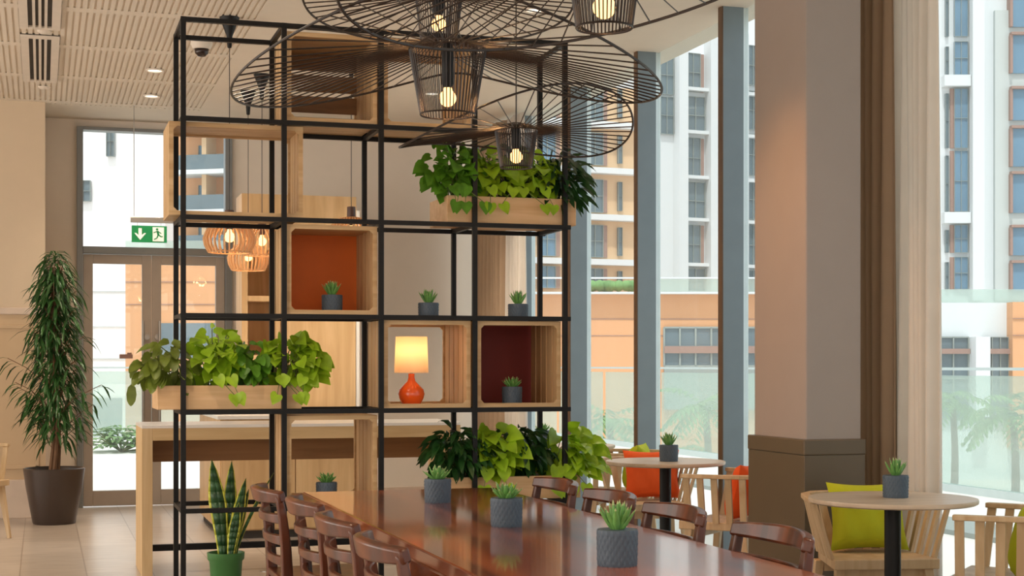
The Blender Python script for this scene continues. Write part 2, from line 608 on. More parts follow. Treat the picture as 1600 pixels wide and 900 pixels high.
# curtain wall on the right
MY = [13.3, 11.82, 10.35, 8.9, 7.45, 4.9, 3.4, 1.9, .4, -1.1, -2.6, -4.0]
prev = YB
for i, my in enumerate(MY):
    wn = thing('window_%d' % (i + 2), None, None, (XW, my, 0))
    struct(wn)
    MB().box(XW - .15, XW - .01, my - .03, my + .03, 0, ZC + .02).build('mullion', M['mull'], wn, wn.location)
    MB().box(XW - .158, XW - .15, my - .03, my + .03, 0, ZC).build('mullion_inner_edge', M['mullin'], wn, wn.location)
    t = MB()
    t.box(XW - .01, XW + .03, my - .018, my + .018, 0, ZC + .02)
    t.build('silver_gasket', M['silver'], wn, wn.location)
    MB().box(XW + .01, XW + .02, my + .023, prev - .023, .0, ZC + .05).build('window_pane', M['glass'], wn, wn.location)
    prev = my
struct(MB().box(XW - .02, XW + .08, -4, YB, 0, .05).build('trim_4', M['mull']))

# pillar with wainscot
cl = thing('wall_pillar', None, None, (3.67, 6.94, 0))
struct(cl)
MB().box(3.52, 3.82, 6.66, 7.22, .94, ZC + .02).build('pillar_shaft', M['column'], cl, cl.location, bevel=.008)
MB().box(3.505, 3.835, 6.645, 7.26, 0, .87).build('wainscot', M['wainscot'], cl, cl.location, bevel=.004)
MB().box(3.502, 3.838, 6.642, 7.264, .87, .945).build('wainscot_cap', M['wainscot'], cl, cl.location, bevel=.006)

# ------------------------------------------------------------ outdoors (setting)
struct(MB().box(-200, 300, -60, 400, -2.6, -2.4).build('ground_beyond', M['pave']))
struct(MB().box(XW + .15, 9.4, -30, 30.1, -.3, -.04).box(-12, XW + .15, YB + .2, 30.1, -.3, -.04).build('ground_terrace', M['pave']))
struct(MB().box(6.9, 7.5, -30, 29.9, -.04, .0).build('ground_kerb', M['kerb']))

def railing(name, label, a, b, n):
    a, b = Vector(a), Vector(b)
    r = thing(name, label, 'railing', a)
    L = (b - a)
    for i in range(n):
        p, q = a + L * (i / n + .003), a + L * ((i + 1) / n - .003)
        MB().bar(p + Vector((0, 0, .62)), q + Vector((0, 0, .62)), .02, 1.16).build('glass_panel', M['rail_glass'], r, a)
    MB().bar(a + Vector((0, 0, 1.27)), b + Vector((0, 0, 1.27)), .05, .03).build('handrail', M['silver'], r, a)
    MB().bar(a + Vector((0, 0, .0)), b + Vector((0, 0, .0)), .1, .08).build('base_channel', M['silver'], r, a)
    return r
railing('glass_railing', 'green-tinted glass balustrade with steel handrail beyond the right windows', (9.3, 0, 0), (9.3, 29.9, 0), 12)
railing('glass_railing', 'green-tinted glass balustrade beyond the exit doors', (-8, 30, 0), (8.8, 30, 0), 8)


class Facade:
    def __init__(s, name, label, x0, x1, ytop, z0, th, m, depth=12, cat='building', ybot=None):
        th = R(th)
        s.z0 = z0
        s.c, s.s = math.cos(th), math.sin(th)
        s.xc0 = (x0 - 800) / FPX * z0
        p = c2w(s.xc0, z0, 0)
        d = c2w(s.c, s.s, 0)
        s.root = thing(name, label, cat, p, math.atan2(d.y, d.x))
        s.d, s.nv = d, Vector((-d.y, d.x, 0))
        s.W = s.S(x1)
        s.H = s.Z(x0, ytop)
        s.base = -2.4 if ybot is None else s.Z(x0, ybot)
        MB().box(0, s.W, 0, depth, s.base, s.H).build('wall_block', m, s.root)

    def S(s, x):
        k = (x - 800) / FPX
        return (k * s.z0 - s.xc0) / (s.c - k * s.s)

    def Z(s, x, y):
        return EYE + (HOR - y) / FPX * (s.z0 + s.S(x) * s.s)

    def rect(s, name, x0, x1, y0, y1, m, out=.25, parent=None):
        a, b = s.S(x0), s.S(x1)
        xm = (x0 + x1) / 2
        return MB().box(a, b, -out, .1, s.Z(xm, y1), s.Z(xm, y0)).build(name, m, parent or s.root)

    def window(s, x0, x1, y0, y1, m, bars=2, brown=0):
        o = s.rect('window', x0, x1, y0, y1, m, .12)
        a, b = s.S(x0), s.S(x1)
        xm = (x0 + x1) / 2
        za, zb = s.Z(xm, y1), s.Z(xm, y0)
        g = MB()
        t = (b - a) * .014
        for i in range(bars + 2):
            xx = a + (b - a) * i / (bars + 1)
            g.box(xx - t, xx + t, -.2, -.11, za, zb)
        for i in range(3):
            zz = za + (zb - za) * i / 2
            g.box(a, b, -.2, -.11, zz - t, zz + t)
        g.build('window_bars', M['kerb'], o)
        if brown:
            bx = (b, b + (b - a) * .3) if brown > 0 else (a - (b - a) * .3, a)
            MB().box(bx[0], bx[1], -.1, .1, za, zb).build('brown_reveal', M['b_brown'], s.root)


# white apartment block seen through the middle bays
F = Facade('apartment_building', 'tall white apartment block with columns of dark windows, seen through the middle bays', 1026, 1260, 78, 90, 25, M['b_white'], 7)
for i, (a, b) in enumerate([(84, 144), (152, 210), (216, 279), (285, 344), (352, 413), (420, 456)]):
    F.window(1070, 1092 if i % 2 == 0 else 1099, a, b, M['b_glassd'], 1, 1 if i % 2 == 0 else -1)
    F.window(1114, 1123, a - 6, b - 4, M['b_glassd'], 1)
    F.window(1163, 1186, a - 12 + 3 * i, b - 10 + 3 * i, M['b_glassd'], 1)
    F.rect('floor_band', 1064, 1250, b + 1, b + 6, M['b_white'], .5)
for a, b in ((88, 148), (152, 210)):
    F.window(1030, 1050, a, b, M['b_glassd'], 1)
F.rect('pier', 1052, 1066, 70, 470, M['b_white'], .7)
F.rect('pier', 1101, 1112, 60, 470, M['b_white'], .7)
F.rect('pier', 1128, 1160, 55, 470, M['b_white'], .7)

# tan block behind the first bays
F = Facade('apartment_building', 'tan apartment block with white floor bands, just left of the tall white block', 800, 1008, 125, 76, 22, M['b_tan'], 3)
for y in (190, 262, 335, 405):
    F.rect('floor_band', 800, 1008, y, y + 9, M['b_white'], .6)
for a, b in ((140, 186), (212, 256), (285, 330), (356, 400), (424, 450)):
    F.window(964, 970, a, b, M['b_glassd'], 0)
    F.window(915, 940, a - 4, b + 2, M['b_glassd'], 1, 1)
    F.window(840, 866, a - 8, b, M['b_glass'], 1, 1)

# white block seen in the right window
F = Facade('apartment_building', 'white apartment block with blue windows seen in the rightmost window', 1400, 1740, -160, 80, 0, M['b_white'], 15)
F.rect('grey_bay', 1552, 1740, 18, 470, M['b_grey'], .3)
for a, b in ((-60, 58), (66, 118), (139, 232), (236, 331), (352, 395), (402, 452)):
    F.window(1490, 1511, a, b, M['b_glass'], 1, -1 if b > 130 else 0)
    F.window(1476, 1481, a + 8, b, M['b_glassd'], 0)
for a, b in ((-20, 45), (58, 117), (142, 190), (203, 262), (274, 334), (357, 400), (412, 455)):
    o = F.rect('window', 1577, 1612, a, b, M['b_glass'], .45)
    F.rect('brown_reveal', 1574, 1612, a - 4, a, M['b_brown'], .7)
    F.rect('brown_reveal', 1573, 1577, a, b, M['b_brown'], .6)
    F.window(1630, 1665, a, b, M['b_glass'], 1)
F.rect('floor_band', 1471, 1512, 120, 137, M['b_white'], .6)
F.rect('floor_band', 1471, 1512, 333, 350, M['b_white'], .6)
F.rect('pier', 1513, 1531, -150, 470, M['b_white'], .8)

# podiums
F = Facade('podium_building', 'long low orange-clad podium behind the palms in the middle bays', 700, 1290, 459, 56, 0, M['b_orange'], 14, 'podium')
F.rect('coping', 700, 1290, 457, 460, M['b_white'], .5)
for y in (498, 524):
    F.rect('panel_joint', 700, 1290, y, y + 1, M['b_brown'], .02)
for a in (1037, 1160):
    F.window(a, a + 98, 512, 572, M['b_glassd'], 3)
    F.rect('brown_reveal', a, a + 98, 541, 552, M['b_brown'], .3)
    F.rect('concrete_panel', a, a + 98, 575, 640, M['kerb'], .2)
F.rect('terrace_glass', 1000, 1290, 436, 457, M['rail_glass'], -.0)
F.rect('terrace_handrail', 700, 1290, 433, 435.5, M['b_white'], -.0)
hp = px(917, 459, 56.6)
h = MB()
random.seed(3)
for i in range(60):
    p = px(905 + i * 1.6, 457, 57)
    r = .16 + random.random() * .08
    h.lathe([(0.01, -r), (r * .8, -r * .5), (r, 0), (r * .75, r * .6), (0.01, r * .9)], 7, p + Vector((0, random.uniform(-.2, .2), .25)))
tag(h.build('hedge', M['hedge'], origin=px(950, 459, 57), smooth='full'), 'clipped green hedge on top of the orange podium', 'hedge')

F = Facade('podium_building', 'low white podium with orange corner behind the right window palms', 1350, 1700, 473, 50, 0, M['b_white'], 14, 'podium')
for a, b in ((1440, 1511), (1535, 1573)):
    F.window(a, b, 527, 655, M['b_glassd'], 2)
    F.rect('brown_reveal', a, b, 545, 553, M['b_brown'], .35)
F.rect('orange_corner', 1573, 1700, 473, 700, M['b_orange'], .6)
F.rect('panel_joint', 1573, 1700, 498, 499, M['b_brown'], .65)
F.rect('panel_joint', 1573, 1700, 524, 525, M['b_brown'], .65)
F.rect('terrace_glass', 1400, 1700, 452, 473, M['rail_glass'], .0)
F.rect('white_column', 1512, 1534, 527, 650, M['b_white'], .9)

# beyond the doors
F = Facade('apartment_building', 'plain white building with few windows seen through the left door pane', -60, 258, -150, 60, 0, M['b_bright'], 1.5)
F.window(120, 143, 283, 315, M['b_glassd'], 1)
F.window(168, 180, 198, 245, M['b_glassd'], 1)
F.rect('panel_joint', 100, 236, 455, 456, M['b_grey'], .05)
F.rect('panel_joint', 100, 236, 510, 511, M['b_grey'], .05)
F.rect('panel_joint', 100, 236, 560, 561, M['b_grey'], .05)
F = Facade('apartment_building', 'orange block with white balcony slabs seen through the right door pane', 238, 520, -150, 100, -14, M['b_orange'], 15)
for y in (60, 125, 203, 268, 330, 392):
    F.rect('balcony_slab', 292, 520, y, y + 7, M['b_white'], 2.0)
    F.rect('balcony_glass', 292, 470, y - 22, y, M['b_glassd'], 1.9)
    F.window(312, 326, y - 40, y - 3, M['b_glass'], 0)
    F.window(262, 276, y - 40, y - 6, M['b_glassd'], 0)
    F.rect('tan_pier', 331, 338, y - 56, y, M['b_tan'], 1.5)
F = Facade('podium_building', 'low orange podium with glass rail seen through the door panes', 196, 420, 405, 48, 0, M['b_orange'], 10, 'podium')
F.rect('terrace_glass', 196, 420, 376, 405, M['rail_glass'], .0)
F.rect('panel_joint', 196, 420, 440, 441, M['b_brown'], .03)
F.rect('panel_joint', 196, 420, 475, 476, M['b_brown'], .03)
F.rect('dark_opening', 250, 345, 505, 560, M['b_glassd'], .05)
lw = px(150, 665, 45)
tag(MB().box(lw.x - 3, lw.x + .75, lw.y, lw.y + .5, -2.4, .36).build('garden_wall', M['kerb'], origin=(lw.x, lw.y, -2.4), bevel=.02), 'low grey garden wall outside the left door', 'wall')


def palm(label, x, zc, h, fr, seed):
    random.seed(seed)
    p = px(x, 572, zc)
    p.z = -2.4
    r = thing('palm_tree', label, 'palm tree', p, 0, 'palms behind the balustrade')
    pts = [p + Vector((.1 * math.sin(i * .4), 0, h * i / 7)) for i in range(8)]
    MB().tube(pts, [.10 - .005 * i for i in range(8)], 10).build('trunk', M['bark'], r, p, smooth=True)
    top = pts[-1]
    m = MB()
    for k in range(16):
        a = 2 * PI * k / 16 + random.random() * .3
        el = random.uniform(-.1, 1.1)
        d = Vector((math.cos(a) * math.cos(el), math.sin(a) * math.cos(el), math.sin(el)))
        q = top.copy()
        for j in range(9):
            d = (d + Vector((0, 0, -.19))).normalized()
            q2 = q + d * fr / 9
            sd = d.cross(Vector((0, 0, 1))).normalized()
            wl = fr * .26 * math.sin(PI * (j + 1.2) / 10.5)
            for sg in (-1, 1):
                for t in (0,):
                    b = q.lerp(q2, t)
                    m.leaf(b, sd * sg + d * .55, wl, .09, 'blade', .8)
            q = q2
    m.build('frond', M['palm'], r, p)
    return r
palm('small palm behind the balustrade in the first clear bay', 950, 34, 2.5, 1.2, 1)
palm('palm behind the balustrade in the bay left of the pillar', 1100, 32, 2.8, 1.2, 2)
palm('palm just beside the right curtain, behind the balustrade', 1486, 34, 2.9, 1.1, 4)
palm('largest palm at the right edge, behind the balustrade', 1580, 29, 2.8, 1.25, 5)
palm('low palm beside the bay edge left of the pillar palm', 1052, 36, 1.6, 1.1, 6)
bp_ = px(190, 697, 24)
bp_.z = -.04


def bush(label, p, n, rr, hh, seed, m):
    random.seed(seed)
    r = thing('garden_shrub', label, 'shrub', p)
    lf, stm = MB(), MB()
    for i in range(n):
        a, b = random.uniform(0, 2 * PI), random.random()
        q = p + Vector((math.cos(a) * rr * b, math.sin(a) * rr * b, hh * random.uniform(.15, 1) * (1 - .4 * b)))
        lf.leaf(q, (math.cos(a), math.sin(a), .6), .25, .09, 'blade', .9)
        if i % 8 == 0:
            stm.tube([p, q], .012, 4)
    stm.build('stem', M['stem'], r, p)
    lf.build('leaves', m, r, p)
bush('low green shrub on the paving outside the exit doors', bp_, 160, .45, .42, 8, M['palm'])
q = px(1556, 640, 33); q.z = -2.4
bush('low shrub behind the balustrade at the right edge', q, 420, 1.3, .8, 9, M['palm'])

# ------------------------------------------------------------ grid shelf
XP = [.672, 1.172, 1.672, 2.172, 2.672]
ZL = [.09, .58, 1.07, 1.552, 2.04, 2.53, 3.02]
YF, YK = 7.76, 8.19
sh = thing('shelf_frame', 'black metal grid shelf frame standing behind the long dining table', 'shelf', (1.672, YF, 0))
b = .0125
for x in XP:
    for y in (YF, YK):
        MB().box(x - b, x + b, y - b, y + b, 0, 3.02 + b).build('post', M['black'], sh, sh.location)
for i, z in enumerate(ZL):
    x1 = XP[3] if i == 5 else XP[4]
    ext = .03 if i not in (5, 6) else b
    for y in (YF, YK):
        yo = -.0015 if y == YF else .0015
        MB().box(XP[0] - b, x1 + ext, y - b + yo, y + b + yo, z - b + .001, z + b - .001).build('rail', M['black'], sh, sh.location)
    for x in XP:
        if x > x1 + .01: continue
        MB().box(x - b + .001, x + b - .001, YF - b, YK + b, z - b + .002, z + b - .002).build('cross_bar', M['black'], sh, sh.location)


def crate(label, x0, z0, w=.465, h=.455, y0=7.774, y1=8.285, back=None, slat_back=False, group='pine crates on the grid shelf'):
    r = thing('wooden_crate', label, 'crate', (x0 + w / 2, (y0 + y1) / 2, z0), 0, group)
    o = r.location
    x1, z1 = x0 + w, z0 + h
    t, fw, ch = .012, .022, .018

    def ring(ya, yb):
        inn = [(x0 + fw + ch, z0 + fw), (x1 - fw - ch, z0 + fw), (x1 - fw, z0 + fw + ch), (x1 - fw, z1 - fw - ch),
               (x1 - fw - ch, z1 - fw), (x0 + fw + ch, z1 - fw), (x0 + fw, z1 - fw - ch), (x0 + fw, z0 + fw + ch)]
        out = [(x0 + fw + ch, z0), (x1 - fw - ch, z0), (x1, z0 + fw + ch), (x1, z1 - fw - ch), (x1 - fw - ch, z1), (x0 + fw + ch, z1), (x0, z1 - fw - ch), (x0, z0 + fw + ch)]
        cor = {0: None}
        m = MB()
        quads = [([out[0], out[1], inn[1], inn[0]]), ([out[1], (x1, z0), out[2], inn[2], inn[1]]), ([out[2], out[3], inn[3], inn[2]]),
                 ([out[3], (x1, z1), out[4], inn[4], inn[3]]), ([out[4], out[5], inn[5], inn[4]]), ([out[5], (x0, z1), out[6], inn[6], inn[5]]),
                 ([out[6], out[7], inn[7], inn[6]]), ([out[7], (x0, z0), out[0], inn[0], inn[7]])]
        for qd in quads:
            m.prism(qd, ya, yb)
        return m
    ring(y0, y0 + .018).build('front_frame', M['crate'], r, o)
    if back is None:
        ring(y1 - .018, y1).build('back_frame', M['crate'], r, o)
    n = 5 if y1 > 8.2 else 4
    L = (y1 - y0 - .036)
    g = .014
    for nm, xa, xb in (('side_boards', x0, x0 + t), ('side_boards', x1 - t, x1)):
        m = MB()
        for k in range(n):
            ya = y0 + .018 + L * k / n + g / 2
            m.box(xa, xb, ya, ya + L / n - g, z0, z1)
        m.build(nm, M['crate_z'], r, o)
    for nm, za, zb in (('top_boards', z1 - t, z1), ('base_boards', z0, z0 + t)):
        m = MB()
        for k in range(n):
            ya = y0 + .018 + L * k / n + .001
            m.box(x0 + t, x1 - t, ya, ya + L / n - .002, za, zb)
        m.build(nm, M['crate'], r, o)
    if back:
        MB().box(x0 + .001, x1 - .001, y1 - .012, y1, z0 + .001, z1 - .001).build('back_panel', back, r, o)
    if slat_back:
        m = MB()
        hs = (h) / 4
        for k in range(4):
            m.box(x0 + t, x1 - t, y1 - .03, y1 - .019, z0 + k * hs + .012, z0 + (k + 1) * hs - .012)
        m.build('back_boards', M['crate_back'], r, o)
    return r


cx = [p + .0175 for p in XP]
bz = [z + .0126 for z in ZL]
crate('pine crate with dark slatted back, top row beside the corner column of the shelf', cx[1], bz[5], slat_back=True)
crate('open-backed pine crate in the top row, half hidden behind the wire pendants', cx[2], bz[5])
crate('wide open-backed pine crate jutting out of the shelf left side', .605, bz[4], w=.668, h=.465, y0=7.79, y1=8.16)
crate('pine crate with bright orange back panel', cx[1], bz[3], back=M['orange_back'])
crate('open-backed pine crate holding the orange lamp', cx[2], bz[2])
crate('pine crate with dark red back panel', cx[3], bz[2], back=M['red_back'])
crate('open pine crate standing low behind the far end of the dining table', cx[1], bz[1])


# ------------------------------------------------------------ succulents
def make_pot():
    r = thing('potted_succulent', 'x', 'succulent')
    n, rows, Hh = 168, 18, .095
    vs, fs = [], []
    for j in range(rows + 1):
        z = Hh * j / rows
        for k in range(n):
            a = 2 * PI * k / n
            rr = .0515 + .0018 * z / Hh
            if 0 < j < rows:
                rr += .0026 * (0.5 + .5 * math.sin(a * 21 + z * 230)) * (0.5 + .5 * math.sin(a * 21 - z * 230 + 1.2)) ** .5
            vs.append((rr * math.cos(a), rr * math.sin(a), z))
    for j in range(rows):
        for k in range(n):
            l = (k + 1) % n
            fs.append((j * n + k, j * n + l, (j + 1) * n + l, (j + 1) * n + k))
    fs.append(tuple(range(n))[::-1])
    m = MB().add(vs, fs)
    m.lathe([(.0533, Hh), (.0485, Hh), (.0475, .075), (.001, .074)], 48)
    m.build('pot', M['pot'], r, smooth=True)
    MB().lathe([(.047, .076), (.03, .083), (.001, .085)], 24).build('soil', M['soil'], r, smooth=True)
    return r


def rosette(r, seed, tall=0.0, sz=1.0):
    random.seed(seed)
    m = MB()
    for ring, (cnt, el, L, W) in enumerate(((11, .45, .05, .021), (9, .85, .048, .019), (6, 1.2, .042, .016), (3, 1.45, .03, .012))):
        for k in range(cnt):
            a = 2 * PI * (k + .5 * ring) / cnt + random.uniform(-.15, .15)
            e = min(el + tall + random.uniform(-.1, .1), 1.5)
            L2 = L * sz * random.uniform(.85, 1.1) * (1 + .25 * tall)
            d = Vector((math.cos(a) * math.cos(e), math.sin(a) * math.cos(e), math.sin(e)))
            sd = Vector((-math.sin(a), math.cos(a), 0))
            nn = d.cross(sd)
            base = Vector((math.cos(a) * .008, math.sin(a) * .008, .088))
            st = [(0, .5, .3), (.35, 1, .45), (.7, .8, .3), (.9, .35, .14), (1, .03, .03)]
            vs, fs = [], []
            for t, ww, hh in st:
                p = base + d * (L2 * t) + Vector((0, 0, .010 * t * t))
                vs += [p + sd * (W * ww / 2), p + nn * (W * hh / 2), p - sd * (W * ww / 2), p - nn * (W * hh / 2)]
            for i in range(4):
                for q in range(4):
                    l = (q + 1) % 4
                    fs.append((i * 4 + q, i * 4 + l, i * 4 + 4 + l, i * 4 + 4 + q))
            m.cur = 0
            s0 = len(m.f)
            m.add(vs, fs)
            for q in range(len(m.f) - 4, len(m.f)):
                m.mi[q] = 1
    return m.build('rosette', [M['succ'], M['succ_tip']], r, smooth='full')


potA = make_pot()
rosette(potA, 1, .12, 1.15)
potB = make_pot()
rosette(potB, 2, .45, 1.3)
usedp = {}


def put_pot(proto, loc, label, rz=0, s=1.0):
    if proto.name in usedp:
        o = dup(proto, loc, rz, label)
    else:
        usedp[proto.name] = 1
        o = proto
        o.location = loc
        o.rotation_euler = (0, 0, rz)
        o['label'] = label
    o.scale = (s, s, s)
    o['group'] = 'succulents in grey ceramic pots'
    return o


put_pot(potA, (1.53, 6.02, .75), 'pale green succulent in grey pot, farthest of the three on the dining table', 0)
put_pot(potA, (1.53, 5.06, .75), 'spiky succulent in grey pot in the middle of the dining table', 1.1, 1.02)
put_pot(potB, (1.52, 3.97, .75), 'nearest succulent in grey pot on the dining table', 2.0, 1.05)
put_pot(potB, (3.465, 8.22, .75), 'succulent in grey pot on the round table left of the pillar', .6, 1.0)
put_pot(potB, (3.42, 5.68, .75), 'succulent in grey pot on the nearest round table', 2.6, .98)
put_pot(potA, (3.40, 10.35, .75), 'succulent in grey pot on the farthest round table', .3, 1.0)
put_pot(potB, (1.452, 7.95, bz[3] + .0122), 'succulent in grey pot inside the orange-backed crate', 1.7)
put_pot(potB, (1.95, 7.87, bz[2] + .4555), 'succulent in grey pot standing on top of the lamp crate', .9)
put_pot(potB, (2.445, 7.87, bz[2] + .4555), 'succulent in grey pot on top of the red-backed crate', 3.0)
put_pot(potA, (2.42, 7.9, bz[2] + .0122), 'succulent in grey pot inside the red-backed crate', 2.2)
put_pot(potA, (1.41, 7.88, bz[1] + .0122), 'succulent in grey pot inside the low crate at the table end', 4.2)


# ------------------------------------------------------------ troughs and trailing plants
def trough(label, x0, x1, z0, z1):
    r = thing('planter_trough', label, 'planter', ((x0 + x1) / 2, 7.975, z0), 0, 'wooden planter troughs on the grid shelf')
    o = r.location
    y0, y1 = 7.785, 8.165
    t = .015
    m = MB()
    m.box(x0, x1, y0, y0 + t, z0, z1).box(x0, x1, y1 - t, y1, z0, z1)
    m.box(x0, x0 + t, y0 + t, y1 - t, z0, z1).box(x1 - t, x1, y0 + t, y1 - t, z0, z1).box(x0 + t, x1 - t, y0 + t, y1 - t, z0, z0 + t)
    m.build('trough_box', M['trough'], r, o, bevel=.003)
    MB().box(x0 + t, x1 - t, y0 + t, y1 - t, z1 - .03, z1 - .014).build('soil', M['soil'], r, o)
    return r


def foliage(label, x0, x1, zb, c, rad, n_, L, W, prof, m, seed, name='trailing_plant', cat='plant', front=.6, droop=.9, trail=0, hang=None):
    """plant rooted along x0..x1 at height zb; leaves fill an ellipsoid of centre c, radii rad"""
    random.seed(seed)
    n = int(n_ * 1.45)
    root = Vector(((x0 + x1) / 2, 7.975, zb))
    r = thing(name, label, cat, root)
    lf, stm = MB(), MB()
    c = Vector(c)
    for i in range(n):
        th = random.uniform(0, 2 * PI)
        u = random.uniform(-.85, 1)
        q = random.random() ** .35
        rr = math.sqrt(max(0, 1 - u * u))
        off = Vector((rad[0] * q * rr * math.cos(th), rad[1] * q * rr * math.sin(th), rad[2] * q * u))
        if off.z < 0 and abs(c.y + off.y - 7.975) < .19 and c.z + off.z < zb + .03:
            off.z = zb + .03 - c.z + random.random() * .05
        if random.random() < front and off.y > 0:
            off.y *= -1
        p = c + off
        dd = Vector((off.x / rad[0], off.y / rad[1] - .35, off.z / rad[2] * .35 - .05))
        dd += Vector((random.uniform(-.45, .45), random.uniform(-.3, .3), random.uniform(-.4, .4)))
        s = random.uniform(.65, 1.15)
        nrm = Vector((random.uniform(-.5, .5), -.75, random.uniform(.35, 1.0)))
        lf.leaf(p, dd, L * s, W * s, prof, droop * random.uniform(.7, 1.4), random.uniform(.1, .35), nrm)
        if i % 3 == 0:
            b0 = Vector((random.uniform(x0, x1), 7.975 + random.uniform(-.1, .1), zb - .01))
            mid = b0.lerp(p, .55) + Vector((0, 0, .05))
            stm.tube([b0, mid, p], .0027, 4)
    for k in range(trail):
        b0 = Vector((random.uniform(x0, x1), 7.8, zb + .03))
        pts = [b0, b0 + Vector((random.uniform(-.05, .05), -.06, .03)), b0 + Vector((random.uniform(-.08, .08), -.09, -.06))]
        stm.tube(pts, .002, 4)
        for p in pts[1:]:
            lf.leaf(p, (random.uniform(-.5, .5), -.4, -.6), L * .8, W * .8, prof, .5, .2, (0, -1, .5))
    if hang:
        h0 = Vector(hang)
        stm.tube([(c.x, 7.85, c.z), h0 + Vector((.06, 0, .02)), h0 + Vector((.01, 0, .01)), h0], .002, 4)
        lf.leaf(h0, (-.05, 0, -1), .11, .05, 'oblong', .2, .2, (0, -1, .2))
    stm.build('stem', M['stem'], r, root)
    lf.build('leaves', m, r, root, smooth='full')
    return r


T1 = trough('oak planter trough jutting left from the shelf at waist height', .548, 1.265, 1.083, 1.203)
foliage('plant with drooping olive oblong leaves at the left end of the left trough', .60, .76, 1.187, (.60, 7.92, 1.30), (.14, .17, .12), 46, .10, .05, 'oblong', M['olive'], 11, droop=1.3, hang=(.43, 7.86, 1.21))
foliage('lime pothos at the left centre of the left trough', .80, .95, 1.187, (.86, 7.93, 1.34), (.15, .18, .16), 60, .085, .08, 'heart', M['lime'], 12, trail=2)
foliage('plant with mid-green oblong leaves right of centre in the left trough', .98, 1.10, 1.187, (1.02, 7.95, 1.31), (.13, .17, .13), 48, .09, .05, 'oblong', M['mid'], 13, droop=1.4)
foliage('bright lime pothos spilling over the right end of the left trough', 1.14, 1.24, 1.187, (1.24, 7.93, 1.32), (.16, .18, .15), 78, .08, .078, 'heart', M['lime'], 14, trail=4)
T2 = trough('oak planter trough high at the right end of the shelf', 2.03, 2.745, 2.0535, 2.195)
foliage('mid-green pothos at the left end of the high trough', 2.06, 2.2, 2.18, (2.08, 7.92, 2.33), (.15, .18, .16), 66, .09, .085, 'heart', M['mid'], 21, trail=4)
foliage('lime pothos left of centre in the high trough', 2.24, 2.38, 2.18, (2.30, 7.92, 2.31), (.13, .17, .14), 50, .085, .08, 'heart', M['lime'], 22, trail=2)
foliage('dark leafy plant in the middle of the high trough', 2.3, 2.5, 2.18, (2.38, 8.02, 2.35), (.25, .12, .16), 110, .10, .035, 'blade', M['dark'], 23)
foliage('lime pothos right of centre in the high trough', 2.46, 2.6, 2.18, (2.54, 7.92, 2.31), (.13, .17, .14), 54, .08, .078, 'heart', M['lime'], 24, trail=2)
foliage('dark dracaena-like plant at the right end of the high trough', 2.62, 2.72, 2.18, (2.70, 7.96, 2.30), (.13, .18, .15), 120, .13, .03, 'blade', M['dark'], 25, droop=.9)
T3 = trough('low oak planter trough at the right end, behind the dining table', 2.03, 2.77, .5935, .715)
foliage('dark spiky plant at the left end of the low trough', 2.06, 2.22, .70, (2.12, 7.93, .83), (.17, .18, .15), 170, .11, .03, 'blade', M['dark'], 31)
foliage('lime pothos left of centre in the low trough', 2.26, 2.38, .70, (2.32, 7.90, .84), (.13, .17, .14), 50, .10, .095, 'heart', M['lime'], 32, trail=2)
foliage('dark spiky plant right of centre in the low trough', 2.42, 2.56, .70, (2.50, 7.97, .84), (.15, .17, .13), 150, .11, .03, 'blade', M['dark'], 33)
foliage('lime pothos trailing over the right end of the low trough', 2.62, 2.74, .70, (2.76, 7.92, .80), (.16, .18, .17), 80, .10, .085, 'heart', M['lime'], 34, trail=5)

# orange table lamp
lx, ly, lz = 1.865, 7.90, bz[2] + .0122
tl = thing('table_lamp', 'small orange ceramic table lamp with glowing cream shade in a crate', 'lamp', (lx, ly, lz))
MB().lathe([(.044, 0), (.048, .004), (.064, .035), (.070, .058), (.064, .082), (.042, .105), (.022, .125), (.0165, .145), (.0165, .165), (.0, .166)], 40, (lx, ly, lz)).build('base', M['ceramic_o'], tl, tl.location, smooth='full')
m = bpy.data.materials.new('lamp_shade_fabric')
m.use_nodes = True
nt = m.node_tree
pb = nt.nodes['Principled BSDF']
pb.inputs['Base Color'].default_value = (.95, .72, .5, 1)
pb.inputs['Roughness'].default_value = .9
tr = nt.nodes.new('ShaderNodeBsdfTranslucent')
tr.inputs[0].default_value = (1, .80, .60, 1)
ms = nt.nodes.new('ShaderNodeMixShader')
ms.inputs[0].default_value = .75
nt.links.new(pb.outputs[0], ms.inputs[1])
nt.links.new(tr.outputs[0], ms.inputs[2])
nt.links.new(ms.outputs[0], nt.nodes['Material Output'].inputs[0])
s = MB()
s.lathe([(.090, .17), (.083, .36)], 48, (lx, ly, lz))
s.f, s.mi = s.f[:-2], s.mi[:-2]
s.build('lamp_shade', m, tl, tl.location, smooth='full')
MB().tube([(lx, ly, lz + .165), (lx, ly, lz + .24)], .008, 8).build('stem', M['steel'], tl, tl.location)
MB().lathe([(.01, .245), (.025, .28), (.028, .30), (.02, .32), (.001, .327)], 20, (lx, ly, lz)).build('bulb', emis('lamp_bulb', (1, .6, .25, 1), 14), tl, tl.location, smooth='full')

